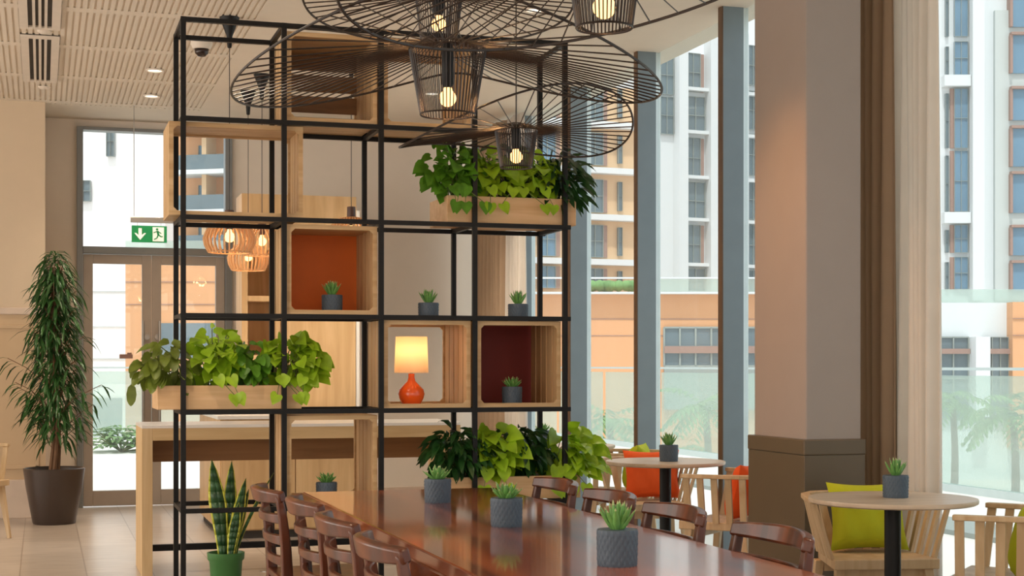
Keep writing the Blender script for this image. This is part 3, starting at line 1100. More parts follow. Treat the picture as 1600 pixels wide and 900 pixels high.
# ------------------------------------------------------------ snake plant in the shelf
sx, sy = .905, 7.97
sn = thing('snake_plant', 'variegated snake plant in green pot at the bottom left of the shelf', 'potted plant', (sx, sy, 0))
MB().lathe([(.06, 0), (.064, .01), (.084, .30), (.093, .31), (.096, .345), (.088, .345), (.082, .31), (.001, .31)], 40, (sx, sy, 0)).build('pot', M['greenpot'], sn, sn.location, smooth=True)
MB().lathe([(.081, .318), (.04, .33), (.001, .332)], 24, (sx, sy, 0)).build('soil', M['soil'], sn, sn.location)
random.seed(5)
for bx, by, tx, ty, hh, wd in ((-.015, -.02, -.075, -.03, .50, .095), (.015, .01, .03, .0, .49, .078), (.0, .03, -.01, .05, .34, .05),
                              (.03, -.02, .10, -.02, .40, .070), (.04, .02, .12, .02, .34, .055), (.05, .0, .25, .03, .42, .024), (.02, -.04, .06, -.06, .28, .06)):
    m = MB()
    vs, fs = [], []
    N = 9
    tw = random.uniform(-.25, .25)
    for i in range(N + 1):
        t = i / N
        p = Vector((sx + bx + (tx - bx) * t ** 1.3, sy + by + (ty - by) * t ** 1.2, .325 + hh * t))
        wq = wd * (.55 + .9 * t if t < .5 else (1.0 if t < .6 else 1.0 * (1 - (t - .6) / .4) ** .7)) * .95 + .001
        a = tw * t
        sd = Vector((math.cos(a), math.sin(a), 0))
        nn = Vector((-math.sin(a), math.cos(a), 0)) * wq * .12
        for k, f in ((-.5, 1), (-.38, .5), (0, -.6), (.38, .5), (.5, 1)):
            vs.append(p + sd * (wq * k) + nn * f)
    for i in range(N):
        for k in range(4):
            a = i * 5 + k
            m.cur = 1 if k in (0, 3) else 0
            m.add([vs[a], vs[a + 1], vs[a + 6], vs[a + 5]], [(0, 1, 2, 3)])
    o = m.build('leaf', [M['snake'], M['snake_edge']], sn, sn.location, smooth='full')
    sd_ = o.modifiers.new('solid', 'SOLIDIFY')
    sd_.thickness = .003

# ------------------------------------------------------------ large potted tree by the left wall
fx, fy = .10, 13.25
ft = thing('potted_tree', 'tall bushy long-leaved ficus in dark brown tapered pot by the exit door', 'potted plant', (fx, fy, 0))
MB().lathe([(.165, 0), (.172, .01), (.225, .30), (.247, .455), (.235, .46), (.228, .45), (.222, .42), (.001, .42)], 48, (fx, fy, 0)).build('pot', M['brownpot'], ft, ft.location, smooth=True)
MB().lathe([(.22, .425), (.1, .435), (.001, .44)], 24, (fx, fy, 0)).build('soil', M['soil'], ft, ft.location)
random.seed(7)
tk = MB()
for q in ((-.03, 0, .03, .0), (.03, .02, -.02, .03), (.0, -.03, .02, -.02)):
    tk.tube([(fx + q[0] + (q[2] - q[0]) * t + .02 * math.sin(t * 7), fy + q[1] + (q[3] - q[1]) * t, .42 + 1.7 * t) for t in [i / 10 for i in range(11)]], [.017 - .001 * i for i in range(11)], 8)
lf = MB()
for i in range(112):
    z = .70 + 1.38 * (i / 112) ** .9
    t = (z - .70) / 1.38
    rm = .47 * (1 - .76 * t ** 1.6) * (0.70 + .30 * math.sin(i * .36))
    a = i * 2.399
    rr = rm * random.uniform(.4, 1.0)
    tip = Vector((fx + rr * math.cos(a), fy + .85 * rr * math.sin(a), z + .10 + .05 * random.random()))
    st_ = Vector((fx + .01 * math.cos(a), fy, z - .12))
    tk.tube([st_, st_.lerp(tip, .6) + Vector((0, 0, .03)), tip], .003, 4)
    for k in range(9):
        p = st_.lerp(tip, .3 + .7 * k / 8)
        aa = a + random.uniform(-1.3, 1.3)
        lf.leaf(p, (math.cos(aa), .8 * math.sin(aa), random.uniform(-.5, .5)), random.uniform(.14, .23), .025, 'blade', random.uniform(.8, 2.4), .3)
for k in range(30):
    a = k * 2.4
    lf.leaf((fx + .01, fy, 2.12 + .004 * k), (math.cos(a), math.sin(a), .9), .16, .024, 'blade', 1.4, .3)
tk.build('trunk', M['bark'], ft, ft.location, smooth=True)
lf.build('leaves', M['ficus'], ft, ft.location)

# ------------------------------------------------------------ bar table, counter, tower cabinet
bt = thing('bar_table', 'long oak bar table with white top behind the grid shelf', 'table', (1.6, 10.0, 0))
o = bt.location
MB().box(.59, 2.62, 9.7, 10.32, .915, .935).build('tabletop', M['white'], bt, o, bevel=.002)
MB().box(.655, 2.555, 9.7, 10.32, .84, .915).build('apron', M['oak'], bt, o)
MB().box(.655, 2.555, 10.18, 10.2, .68, .84).build('modesty_panel', M['oakd'], bt, o)
for x0 in (.59, 2.555):
    MB().box(x0, x0 + .065, 9.7, 10.32, 0, .915).build('leg', M['oakz'], bt, o, bevel=.002)
MB().box(.655, 2.555, 9.98, 10.02, .125, .165).build('footrest', M['black'], bt, o)
ct = thing('service_counter', 'low oak service counter with white top behind the bar table', 'counter', (1.85, 11.9, 0))
o = ct.location
MB().box(1.28, 2.42, 11.65, 13.2, .06, .90).build('body', M['ply'], ct, o)
MB().box(1.31, 2.40, 11.67, 13.18, 0, .06).build('plinth', M['slot'], ct, o)
MB().box(1.26, 2.44, 11.63, 13.22, .90, .925).build('worktop', M['white'], ct, o)
for a, c in ((1.285, 1.84), (1.848, 2.415)):
    MB().box(a, c, 11.632, 11.65, .07, .89).build('door', M['ply'], ct, o, bevel=.002)
tw = thing('tower_cabinet', 'tall oak cabinet with open shelves on its left, behind the service counter', 'cabinet', (2.16, 13.5, 0))
o = tw.location
x0, x1, y0, y1, z0, z1 = 1.646, 2.673, 13.3, 13.7, 0, 2.785
m = MB()
m.box(x0, x0 + .05, y0, y1, z0, 2.3).box(x0 + .29, x0 + .33, y0, y1, z0, 2.3).box(x0 + .05, x0 + .29, y1 - .02, y1, z0, 2.3)
m.box(x0, x0 + .33, y0 + .02, y1, 2.3, z1).box(x0 + .33, x1 - .03, y0 + .02, y1, z0, z1)
m.build('body', M['ply'], tw, o)
for z in (.9, 1.35, 1.86):
    MB().box(x0 + .05, x0 + .29, y0 + .005, y1 - .02, z, z + .045).build('shelf_board', M['ply'], tw, o)
MB().box(x0 + .34, x1 - .035, y0 + .002, y0 + .02, z0 + .01, 2.29).build('door', M['ply'], tw, o, bevel=.002)
MB().box(x0, x1 - .03, y0, y0 + .02, 2.3, z1).build('top_panel', M['ply'], tw, o)
MB().box(x1 - .03, x1, y0, y1, z0, z1 - .12).build('side_panel', M['white'], tw, o)


# ------------------------------------------------------------ long dining table and chairs
dt = thing('dining_table', 'long glossy reddish-brown wooden dining table in the foreground', 'table', (1.53, 4.8, 0))
o = dt.location
MB().box(1.09, 1.97, 2.7, 6.68, .705, .75).build('tabletop', M['mahog'], dt, o, bevel=.006)
m = MB().box(1.2, 1.86, 2.85, 6.5, .64, .705)
m.build('apron', M['mahog'], dt, o)
for y in (3.3, 6.0):
    MB().box(1.41, 1.65, y, y + .1, .04, .64).build('leg', M['mahog'], dt, o, bevel=.006)
    MB().box(1.38, 1.68, y - .12, y + .22, 0, .04).build('foot', M['mahog'], dt, o, bevel=.006)


def arc(w, y_end, sag, z, n=13):
    return [(w * (2 * i / (n - 1) - 1), y_end - sag * (1 - (2 * i / (n - 1) - 1) ** 2), z) for i in range(n)]


def make_dchair():
    r = thing('dining_chair', 'x', 'chair')
    wdm = M['chairwood']
    # seat
    m = MB()
    m.add([(-.20, -.19, .425), (.20, -.19, .425), (.225, .2, .425), (-.225, .2, .425), (-.20, -.19, .455), (.20, -.19, .455), (.225, .2, .455), (-.225, .2, .455)],
          [(3, 2, 1, 0), (4, 5, 6, 7), (0, 1, 5, 4), (1, 2, 6, 5), (2, 3, 7, 6), (3, 0, 4, 7)])
    m.build('seat', wdm, r, bevel=.008)
    for s in (-1, 1):
        MB().ribbon([(s * .20, -.18, 0), (s * .205, -.175, .25), (s * .212, -.17, .44), (s * .225, -.178, .58), (s * .236, -.192, .70), (s * .232, -.205, .775), (s * .228, -.212, .79)],
                    (1, 0, 0), [.032, .036, .042, .042, .036, .032, .03], [.032, .036, .045, .04, .034, .03, .028]).build('rear_leg', wdm, r, bevel=.006, smooth=True)
        MB().ribbon([(s * .195, .17, 0), (s * .205, .175, .425)], (1, 0, 0), [.028, .038], [.028, .038]).build('front_leg', wdm, r, bevel=.004)
    n = 15
    # top rail, bent, deeper in the middle
    pts = arc(.248, -.195, .07, .784, n)
    hs = [.044 + .016 * math.cos(PI * (2 * i / (n - 1) - 1) / 2) for i in range(n)]
    ht = [.03 + .006 * abs(2 * i / (n - 1) - 1) for i in range(n)]
    MB().ribbon(pts, (0, -.25, 1), hs, ht).build('top_rail', wdm, r, bevel=.008, smooth=True)
    for z, ye, sg in ((.695, -.185, .055), (.61, -.178, .045), (.525, -.172, .035)):
        pts = arc(.225, ye, sg, z, n)
        hs = [.03 + .012 * abs(2 * i / (n - 1) - 1) for i in range(n)]
        MB().ribbon(pts, (0, -.1, 1), hs, .022).build('back_slat', wdm, r, bevel=.005, smooth=True)
    m = MB()
    m.box(-.2, .2, .165, .185, .37, .425).box(-.2, .2, -.18, -.16, .37, .425)
    m.box(-.212, -.192, -.16, .17, .37, .425).box(.192, .212, -.16, .17, .37, .425)
    m.build('seat_rail', wdm, r)
    for s in (-1, 1):
        MB().box(s * .2 - .009, s * .2 + .009, -.17, .17, .17, .2).build('stretcher', wdm, r)
    return r


dc = make_dchair()
first = True
LL = ['nearest dark wooden dining chair on the left side of the long table',
      'second nearest dark wooden dining chair on the left side of the long table',
      'second farthest dark wooden dining chair on the left side of the long table',
      'farthest dark wooden dining chair on the left side, beside the snake plant']
for i, (x, y) in enumerate(((1.14, 4.31), (1.14, 4.98), (1.15, 5.67), (1.10, 6.28))):
    if i == 0:
        o = dc
        o.location = (x, y, 0)
        o.rotation_euler = (0, 0, -PI / 2)
    else:
        o = dup(dc, (x, y, 0), -PI / 2)
    tag(o, LL[i], 'chair', 'dining chairs along the long table')
RL = ['nearest dark wooden dining chair on the right side, in front of the pillar',
      'second nearest dark dining chair back on the right side of the long table',
      'second farthest dark dining chair back on the right side of the long table',
      'farthest dark dining chair back on the right side, in front of the low trough']
for i, (x, y) in enumerate(((1.905, 4.21), (1.905, 4.96), (1.905, 5.60), (1.905, 6.26))):
    tag(dup(dc, (x, y, 0), PI / 2), RL[i], 'chair', 'dining chairs along the long table')


# ------------------------------------------------------------ round tables, slatted armchairs, cushions
def make_rt():
    r = thing('round_table', 'x', 'table')
    MB().lathe([(.335, .728), (.345, .733), (.347, .742), (.345, .75), (.001, .75)], 64).build('tabletop', M['ashtop'], r, smooth=True)
    MB().lathe([(.15, .715), (.15, .727)], 32).build('mounting_plate', M['black'], r)
    MB().lathe([(.034, .02), (.034, .715)], 24).build('post', M['black'], r, smooth=True)
    MB().lathe([(.22, 0), (.22, .012), (.06, .02), (.001, .02)], 40).build('base', M['black'], r, smooth=True)
    return r


def make_ac():
    """slatted tub chair, faces -Y"""
    r = thing('slatted_armchair', 'x', 'chair')
    m = MB()
    sx_, f, bk = .24, -.22, .2
    m.add([(-sx_, f, .40), (sx_, f, .40), (.19, bk, .40), (-.19, bk, .40), (-sx_, f, .445), (sx_, f, .445), (.19, bk, .445), (-.19, bk, .445)],
          [(3, 2, 1, 0), (4, 5, 6, 7), (0, 1, 5, 4), (1, 2, 6, 5), (2, 3, 7, 6), (3, 0, 4, 7)])
    m.build('seat', M['ash'], r, bevel=.005)
    rail = [(-.315, -.17), (-.295, .0), (-.265, .15), (-.20, .255), (-.08, .29), (.08, .29), (.20, .255), (.265, .15), (.295, .0), (.315, -.17)]
    MB().ribbon([(x, y, .70) for x, y in rail], (0, 0, 1), .022, .042).build('top_rail', M['ash'], r, bevel=.004)
    low, hi = [], []
    for k in range(5):
        t = k / 4
        low.append((-.233 + .03 * t, -.16 + .31 * t))
        hi.append((-.310 + .05 * t, -.145 + .31 * t))
    for k in range(4):
        low.append((-.12 + .08 * k, .185))
        hi.append((-.16 + .107 * k, .27 if k in (0, 3) else .288))
    low += [(-a, b_) for a, b_ in low[:5]]
    hi += [(-a, b_) for a, b_ in hi[:5]]
    for (a, b_), (c, d) in zip(low, hi):
        v = Vector((a, b_, 0))
        side = Vector((0, 1, 0)) if abs(a) > .2 else Vector((1, 0, 0))
        MB().ribbon([(a, b_, .44), (c, d, .692)], side, .036, .014).build('slat', M['ash'], r)
    for sx2, sy2 in ((-1, -1), (1, -1), (-1, 1), (1, 1)):
        MB().ribbon([(sx2 * .20, sy2 * .16 - .01, .402), (sx2 * .235, sy2 * .21 - .01, 0)], (1, 0, 0), [.042, .026], [.042, .026]).build('leg', M['ash'], r, bevel=.003)
    MB().box(-.2, .2, -.165, -.145, .35, .40).box(-.18, .18, .13, .15, .35, .40).build('seat_rail', M['ash'], r)
    return r


def make_cushion(m_):
    me = MB()
    N = 14
    vs, fs = [], []
    hw, hh, th = .185, .16, .07
    for side in (-1, 1):
        for i in range(N + 1):
            for j in range(N + 1):
                u, v = 2 * i / N - 1, 2 * j / N - 1
                k = ((1 - u ** 4) * (1 - v ** 4)) ** .55
                pin = 1 - .10 * (1 - u * u) * (abs(v) ** 3)
                pin2 = 1 - .10 * (1 - v * v) * (abs(u) ** 3)
                vs.append((hw * u * pin2, side * th * k + .006 * math.sin(9 * u + 4 * v) * k, hh * v * pin))
    n1 = (N + 1) ** 2
    for s in range(2):
        for i in range(N):
            for j in range(N):
                a = s * n1 + i * (N + 1) + j
                q = (a, a + 1, a + N + 2, a + N + 1)
                fs.append(q if s == 0 else q[::-1])
    me.add(vs, fs)
    o = me.build('cushion', m_, smooth='full')
    return o


rt = make_rt()
tabs = [((3.40, 5.67, 0), 'nearest pale round cafe table with black post, in front of the curtain'),
        ((3.465, 8.27, 0), 'pale round cafe table with black post between shelf and pillar'),
        ((3.50, 10.15, 0), 'farthest pale round cafe table, half hidden behind the low trough plants')]
for i, (l, lb) in enumerate(tabs):
    if i == 0:
        rt.location = l
        oo = rt
    else:
        oo = dup(rt, l)
    tag(oo, lb, 'table', 'round cafe tables by the windows')

ac = make_ac()
cu_o = make_cushion(M['orange'])
cu_l = make_cushion(M['limefab'])
chairs = [
    ((3.62, 6.22), R(-12), 'slatted ash armchair with lime cushion against the pillar', cu_l, 'large lime cushion in the slatted chair behind the nearest round table', .01),
    ((3.80, 5.41), R(-136), 'slatted ash armchair at the right edge of the picture', cu_l, 'lime cushion in the slatted chair at the right edge', .0),
    ((3.65, 9.05), R(-10), 'slatted ash armchair holding the full orange cushion, behind the round table', cu_o, 'full orange cushion upright in the chair behind the round table', .07),
    ((3.69, 7.84), R(-138), 'slatted ash armchair partly hidden by the pillar', cu_o, 'red-orange cushion in the chair partly hidden by the pillar', 0),
    ((3.86, 9.95), R(-120), 'slatted ash armchair behind the orange cushion chair, by the windows', cu_l, 'lime cushion peeking out behind the orange cushion', 0),
    ((-.54, 12.1), R(60), 'slatted ash armchair at the left edge beside the potted tree', cu_l, 'lime cushion in the chair at the left edge', 0),
]
fa, fc = True, {}
for (x, y), rz, lb, cu, cl_, off in chairs:
    if fa:
        oo = ac
        oo.location = (x, y, 0)
        oo.rotation_euler = (0, 0, rz)
        fa = False
    else:
        oo = dup(ac, (x, y, 0), rz)
    tag(oo, lb, 'chair', 'slatted armchairs around the round tables')
    d = Vector((-math.sin(rz), math.cos(rz), 0))
    q = Vector((x, y, 0)) + d * .085
    if cu.name not in fc:
        c = cu
        fc[cu.name] = 1
    else:
        c = cu.copy()
        C.objects.link(c)
    c.location = (q.x + off, q.y, .445 + .162)
    c.rotation_euler = (R(-14), 0, rz)
    tag(c, cl_, 'cushion', 'cushions in the slatted chairs')


# ------------------------------------------------------------ curtains
def curtain(name, label, y0, y1, xc, amp, folds, m_, seed):
    random.seed(seed)
    n, rows = folds * 12, 10
    vs, fs = [], []
    ph = [random.uniform(-.5, .5) for _ in range(folds + 2)]
    for j in range(rows + 1):
        t = j / rows
        z = .01 + 3.53 * t
        for i in range(n + 1):
            u = i / n
            k = u * folds
            sp_ = 1 + .04 * (1 - t)
            a = amp * (1 + .4 * ph[int(k)]) * (.8 + .35 * (1 - t))
            vs.append((xc + a * math.sin(2 * PI * k) + .012 * math.sin(5 * k + 3 * t), (y0 + y1) / 2 + (u - .5) * (y1 - y0) * sp_, z))
    for j in range(rows):
        for i in range(n):
            a = j * (n + 1) + i
            fs.append((a, a + 1, a + n + 2, a + n + 1))
    o = MB().add(vs, fs).build(name, m_, origin=(xc, (y0 + y1) / 2, 0), smooth='full')
    s_ = o.modifiers.new('solid', 'SOLIDIFY')
    s_.thickness = .003
    return tag(o, label, 'curtain')
curtain('curtain', 'taupe opaque drape hanging beside the pillar', 6.74, 7.12, 4.04, .024, 5, M['drape'], 1)
curtain('sheer_curtain', 'pale sheer curtain hanging right of the taupe drape', 6.42, 6.80, 4.09, .018, 6, M['sheer'], 2)
curtain('curtain', 'beige curtain in the far corner behind the shelf', 13.35, 14.35, 4.04, .045, 9, M['drape'], 3)
curtain('sheer_curtain', 'pale sheer curtain beside the far corner drape', 12.9, 13.35, 4.06, .03, 6, M['sheer'], 4)


# ------------------------------------------------------------ pendants
def glow(parent, loc, rad, e):
    l = bpy.data.lights.new('bulb_light', 'POINT')
    l.energy = e
    l.color = (1, .50, .20)
    l.shadow_soft_size = rad
    o = bpy.data.objects.new('bulb_light', l)
    C.objects.link(o)
    o.parent = parent
    o.location = loc


def wire_pendant(label, x, y, ztop, Rr, rt_, rb, hc, zf, nsp, ncage, bulb_r, bz_):
    p = Vector((x, y, ztop))
    r = thing('wire_pendant_lamp', label, 'pendant lamp', p, 0, 'black wire pendant lamps over the dining table')
    m = MB()
    for k in range(ncage):
        a = 2 * PI * k / ncage
        ca, sa = math.cos(a), math.sin(a)
        m.tube([p + Vector((rt_ * .25 * ca, rt_ * .25 * sa, .035)), p + Vector((rt_ * .8 * ca, rt_ * .8 * sa, .022)), p + Vector((rt_ * ca, rt_ * sa, 0)), p + Vector((rb * ca, rb * sa, -hc))], .0022, 4)
    for rr, zz, th in ((rt_, 0, .003), (rb, -hc, .0035), (rt_ * .25, .035, .003)):
        m.tube([p + Vector((rr * math.cos(2 * PI * k / 40), rr * math.sin(2 * PI * k / 40), zz)) for k in range(40)], th, 5, closed=True)
    m.build('cage', M['wire'], r, p)

    def zz(a):
        return zf(math.cos(a + YAW), math.sin(a + YAW))
    m = MB()
    N = 96
    pts = [p + Vector((Rr * math.cos(2 * PI * k / N), Rr * math.sin(2 * PI * k / N), zz(2 * PI * k / N))) for k in range(N)]
    m.tube(pts, .0052, 6, closed=True)
    m.build('outer_ring', M['wire'], r, p)
    m = MB()
    for k in range(nsp):
        a = 2 * PI * k / nsp
        th_ = 2 * PI * k / nsp
        a = th_ - .13 * math.sin(2 * th_) - YAW
        a2 = a + .10 * math.sin(2 * (a + YAW))
        m.tube([p + Vector((rt_ * math.cos(a2), rt_ * math.sin(a2), .002)), p + Vector((Rr * math.cos(a), Rr * math.sin(a), zz(a)))], .0029, 4)
    m.build('spokes', M['wire'], r, p)
    sb = p + Vector((0, 0, -bz_))
    MB().lathe([(.001, bz_ + .03), (.018, bz_ + .025), (.024, bz_ - .01), (.024, .055), (.016, .045), (.016, .03)], 20, sb).build('socket', M['black'], r, p, smooth=True)
    br = bulb_r
    MB().lathe([(.013, br + .035), (.015, br + .01)] + [(br * math.cos(R(e)), br * math.sin(R(e))) for e in (55, 35, 15, 0, -20, -45, -70)] + [(.0005, -br)], 24, sb).build('bulb', M['bulb'], r, p, smooth='full')
    glow(r, (0, 0, -bz_), br * 1.06, 26)
    MB().tube([p + Vector((0, 0, .02)), (x, y, ZC - .05)], .003, 6).build('cord', M['wire'], r, p)
    MB().lathe([(.006, ZC - .09), (.02, ZC - .085), (.055, ZC - .002), (.001, ZC - .001)], 24, (x, y, 0)).build('canopy', M['black'], r, p, smooth=True)
    return r


wire_pendant('large black wire pendant with the widest ring, centre of the picture', 1.53, 5.86, 2.545, .84, .152, .108, .255, lambda c, s: .10 - .28 * math.sqrt(c * c + .012) + .01 * c, 58, 54, .034, .19)
wire_pendant('upper black wire pendant just above the large one', 1.69, 6.63, 2.945, .60, .105, .080, .20, lambda c, s: -.09 * s - .03 * c * c, 48, 48, .032, .125)
wire_pendant('topmost right black wire pendant cut by the upper frame edge', 1.575, 4.22, 2.53, .78, .115, .082, .24, lambda c, s: -.10 * s + .16 * c, 60, 48, .034, .18)
wire_pendant('smaller black wire pendant in front of the high trough', 2.18, 7.05, 2.43, .56, .102, .076, .176, lambda c, s: .03 * (s * s - c * c) + .05 * c - .05 * s - .13 * c * s, 52, 48, .031, .125)


def wood_pendant(label, x, y, z, rr, hh):
    p = Vector((x, y, z))
    r = thing('wooden_pendant_lamp', label, 'pendant lamp', p, 0, 'slatted wooden pendant lamps over the bar table')
    m = MB()
    for k in range(30):
        a = 2 * PI * k / 30
        ca, sa = math.cos(a), math.sin(a)
        pts = [(.035, hh * .52), (rr * .55, hh * .47), (rr * .88, hh * .25), (rr, 0), (rr * .95, -hh * .22), (rr * .80, -hh * .45)]
        m.ribbon([p + Vector((q * ca, q * sa, zz)) for q, zz in pts], (-sa, ca, 0), .007, .016)
    m.build('slatted_shade', M['lampwood'], r, p)
    m = MB()
    for q, zz in ((.80, -.45),):
        m.tube([p + Vector((rr * q * math.cos(2 * PI * k / 32), rr * q * math.sin(2 * PI * k / 32), hh * zz)) for k in range(32)], .005, 5, closed=True)
    m.build('lower_ring', M['lampwood'], r, p)
    MB().lathe([(.001, hh * .52 + .085), (.03, hh * .52 + .08), (.032, hh * .5), (.022, hh * .3), (.02, .06)], 20, p).build('socket', M['b_socket'], r, p, smooth=True)
    MB().lathe([(.013, .06)] + [(.036 * math.cos(R(e)), .036 * math.sin(R(e)) + .01) for e in (60, 35, 10, -15, -40, -65)] + [(.0005, -.026)], 20, p).build('bulb', M['bulb2'], r, p, smooth='full')
    glow(r, (0, 0, .0), .045, 3.5)
    MB().tube([p + Vector((0, 0, hh * .5 + .08)), (x, y, ZC - .05)], .003, 6).build('cord', M['wire'], r, p)
    MB().lathe([(.008, ZC - .20), (.014, ZC - .195), (.02, ZC - .12), (.065, ZC - .002), (.001, ZC - .001)], 24, (x, y, 0)).build('canopy', M['black'], r, p, smooth=True)


M['b_socket'] = mat('walnut_socket', srgb(74, 46, 34), .5)
wood_pendant('leftmost slatted wooden pendant, nearest over the bar table', 1.17, 10.1, 2.13, .165, .2)
wood_pendant('slatted wooden pendant, right one of the pair over the counter', 1.64, 12.0, 2.26, .165, .22)
wood_pendant('slatted wooden pendant, lower one of the pair over the counter', 1.63, 12.75, 2.19, .165, .22)
wood_pendant('slatted wooden pendant mostly hidden behind the orange-backed crate', 2.13, 10.9, 2.25, .165, .22)

# ------------------------------------------------------------ ceiling fittings
for y0, y1, lb in ((11.0, 12.75, 'long white ceiling air vent with four dark slots at upper left'), (9.1, 10.75, 'white ceiling air vent cut by the top edge at upper left')):
    v = thing('ceiling_vent', lb, 'air vent', (-.0, y0, ZC), 0, 'linear air vents in the slotted ceiling')
    m = MB()
    xa, xb = -.14, .12
    m.box(xa, xb, y0, y1, ZC - .006, ZC)
    m.build('backing_plate', M['slot'], v, v.location)
    m = MB()
    sw = .022
    xs = [xa, xa + .05]
    m.box(xa, xa + .055, y0, y1, ZC - .02, ZC - .006).box(xb - .055, xb, y0, y1, ZC - .02, ZC - .006)
    m.box(xa + .055, xb - .055, y0, y0 + .06, ZC - .02, ZC - .006).box(xa + .055, xb - .055, y1 - .06, y1, ZC - .02, ZC - .006)
    for k in range(3):
        xx = xa + .055 + .0375 * (k + 1)
        m.box(xx - .009, xx + .009, y0 + .06, y1 - .06, ZC - .02, ZC - .006)
    m.build('grille', M['vent'], v, v.location)


def downlight(x, y, lb, e=0, col=(1, .82, .62), spot=110, ring=.07, tgt=None):
    d = thing('ceiling_downlight', lb, 'ceiling light', (x, y, ZC), 0, 'round downlights in the ceiling')
    MB().lathe([(ring, ZC - .001), (ring, ZC - .012), (ring * .8, ZC - .012), (ring * .78, ZC - .002)], 32, (x, y, 0)).build('trim_ring', M['vent'], d, d.location, smooth=True)
    MB().lathe([(.001, ZC - .006), (ring * .78, ZC - .006)][::-1], 32, (x, y, 0)).build('diffuser', M['down'], d, d.location)
    if e:
        l = bpy.data.lights.new('downlight_beam', 'SPOT')
        l.energy = e
        l.color = col
        l.spot_size = R(spot)
        l.spot_blend = 1.0
        l.shadow_soft_size = .06
        lo = bpy.data.objects.new('downlight_beam', l)
        C.objects.link(lo)
        lo.parent = d
        lo.location = (0, 0, -.03)
        if tgt is not None:
            dr = Vector(tgt) - Vector((x, y, ZC - .03))
            lo.rotation_euler = dr.to_track_quat('-Z', 'Y').to_euler()
downlight(.83, 12.05, 'downlight in the slotted ceiling left of the shelf, nearer one', 110)
downlight(.88, 13.2, 'downlight in the slotted ceiling left of the shelf, nearer the exit', 110)
downlight(-1.5, 10, 'added fill downlight over the left aisle beyond the picture edge', 120)  # this and the downlights below are added to brighten the interior
downlight(-1.5, 5, 'added fill downlight over the left aisle near the dining table', 120)
downlight(.3, 6.4, 'added fill downlight left of the large wire pendant', 110)
downlight(2.6, 3.0, 'added fill downlight right of the dining table, above the viewer', 120)
downlight(3.0, 9.3, 'added fill downlight over the round table left of the pillar', 90)
downlight(3.1, 12.4, 'added fill downlight nearest the far corner curtain', 260)  # added to lift the back wall
downlight(.6, 1.0, 'added fill downlight behind the viewer', 120)
downlight(2.5, 6.6, 'added warm fill downlight above the right side of the dining table end', 110, (1, .46, .17), 52, tgt=(3.52, 6.95, 1.35))  # added spot standing in for the pendants' warm light on the pillar
dm = thing('dome_camera', 'dark dome security camera on the ceiling inside the shelf corner', 'security camera', (1.07, 10.9, ZC))
MB().lathe([(.001, ZC), (.075, ZC), (.078, ZC - .02), (.06, ZC - .055), (.055, ZC - .056)][::-1], 32, (1.07, 10.9, 0)).build('housing', M['vent'], dm, dm.location, smooth=True)
MB().lathe([(.052, ZC - .055), (.045, ZC - .085), (.025, ZC - .105), (.001, ZC - .11)][::-1], 32, (1.07, 10.9, 0)).build('dome', M['cam_dome'], dm, dm.location, smooth='full')
for x, y, lb in ((.02, 10.87, 'small white ceiling plate between the two air vents'), (.02, 13.05, 'small white ceiling plate beyond the long air vent')):
    tag(MB().lathe([(.001, ZC - .02), (.03, ZC - .02), (.05, ZC - .005), (.05, ZC)], 20, (x, y, 0)).build('smoke_detector', M['vent'], origin=(x, y, ZC), smooth=True), lb, 'detector')

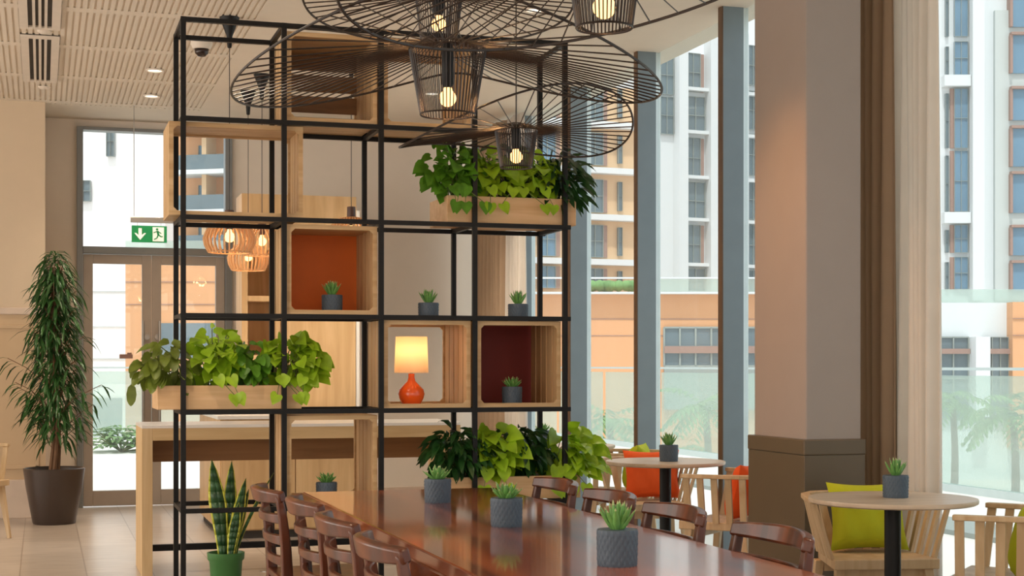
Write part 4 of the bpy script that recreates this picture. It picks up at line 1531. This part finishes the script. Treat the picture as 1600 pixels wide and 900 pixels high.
# ------------------------------------------------------------ exit sign
ex, ey, ez = .90, 13.75, 2.452
es = thing('exit_sign', 'green emergency exit sign with arrow and running figure hanging before the doors', 'exit sign', (ex, ey, ez))
W_, H_ = .30, .146
MB().box(ex - W_ / 2, ex + W_ / 2, ey, ey + .012, ez - H_ / 2, ez + H_ / 2).build('sign_plate', M['exitg'], es, es.location)
MB().box(ex - .16, ex + .35, ey - .01, ey + .03, ez + .10, ez + .148).build('housing', M['steel'], es, es.location, bevel=.003)
m = MB()
for xx in (ex - .13, ex + .30):
    m.tube([(xx, ey + .01, ez + .148), (xx, ey + .01, ZC)], .004, 6)
m.tube([(ex - .1, ey + .006, ez + H_ / 2), (ex - .1, ey + .006, ez + .10)], .003, 6).tube([(ex + .1, ey + .006, ez + H_ / 2), (ex + .1, ey + .006, ez + .10)], .003, 6)
m.build('hanger', M['steel'], es, es.location)
g = MB()
yy0, yy1 = ey - .003, ey
ax = ex - .078
g.prism([(ax - .014, ez + .05), (ax + .014, ez + .05), (ax + .014, ez - .01), (ax + .034, ez + .008), (ax + .05, ez + .008), (ax, ez - .052), (ax - .05, ez + .008), (ax - .034, ez + .008), (ax - .014, ez - .01)][::-1], yy0, yy1)
g.box(ex + .028, ex + .125, yy0, yy1, ez - .062, ez + .062)
g.build('arrow', M['exitw'], es, es.location)
g = MB()
rx, rz_ = ex + .074, ez
yy0 -= .002
def limb(a, b_, w=.012):
    a, b_ = Vector((a[0], 0, a[1])), Vector((b_[0], 0, b_[1]))
    d = (b_ - a).normalized()
    n_ = Vector((-d.z, 0, d.x)) * w / 2
    g.prism([(v.x, v.z) for v in (a + n_, b_ + n_, b_ - n_, a - n_)], yy0, yy1)
g.prism([(rx - .008 + .011 * math.cos(t * PI / 5), rz_ + .043 + .011 * math.sin(t * PI / 5)) for t in range(10)], yy0, yy1)
limb((rx - .006, rz_ + .03), (rx + .004, rz_ - .008), .018)
limb((rx - .006, rz_ + .026), (rx - .038, rz_ + .012), .008)
limb((rx, rz_ + .026), (rx + .028, rz_ + .006), .008)
limb((rx + .004, rz_ - .006), (rx + .028, rz_ - .022), .011)
limb((rx + .028, rz_ - .022), (rx + .04, rz_ - .018), .009)
limb((rx + .002, rz_ - .006), (rx - .01, rz_ - .034), .011)
limb((rx - .01, rz_ - .034), (rx - .034, rz_ - .046), .009)
g.build('running_figure', M['exitg'], es, es.location)

fo = px(417, 892, 9.75)
tag(MB().lathe([(.045, 0), (.045, .004), (.036, .005), (.03, .003), (.001, .003)], 28, (fo.x, fo.y, .0)).build('floor_outlet', M['steel'], origin=(fo.x, fo.y, 0), smooth=True), 'small round metal floor outlet beside the farthest left dining chair', 'floor outlet')
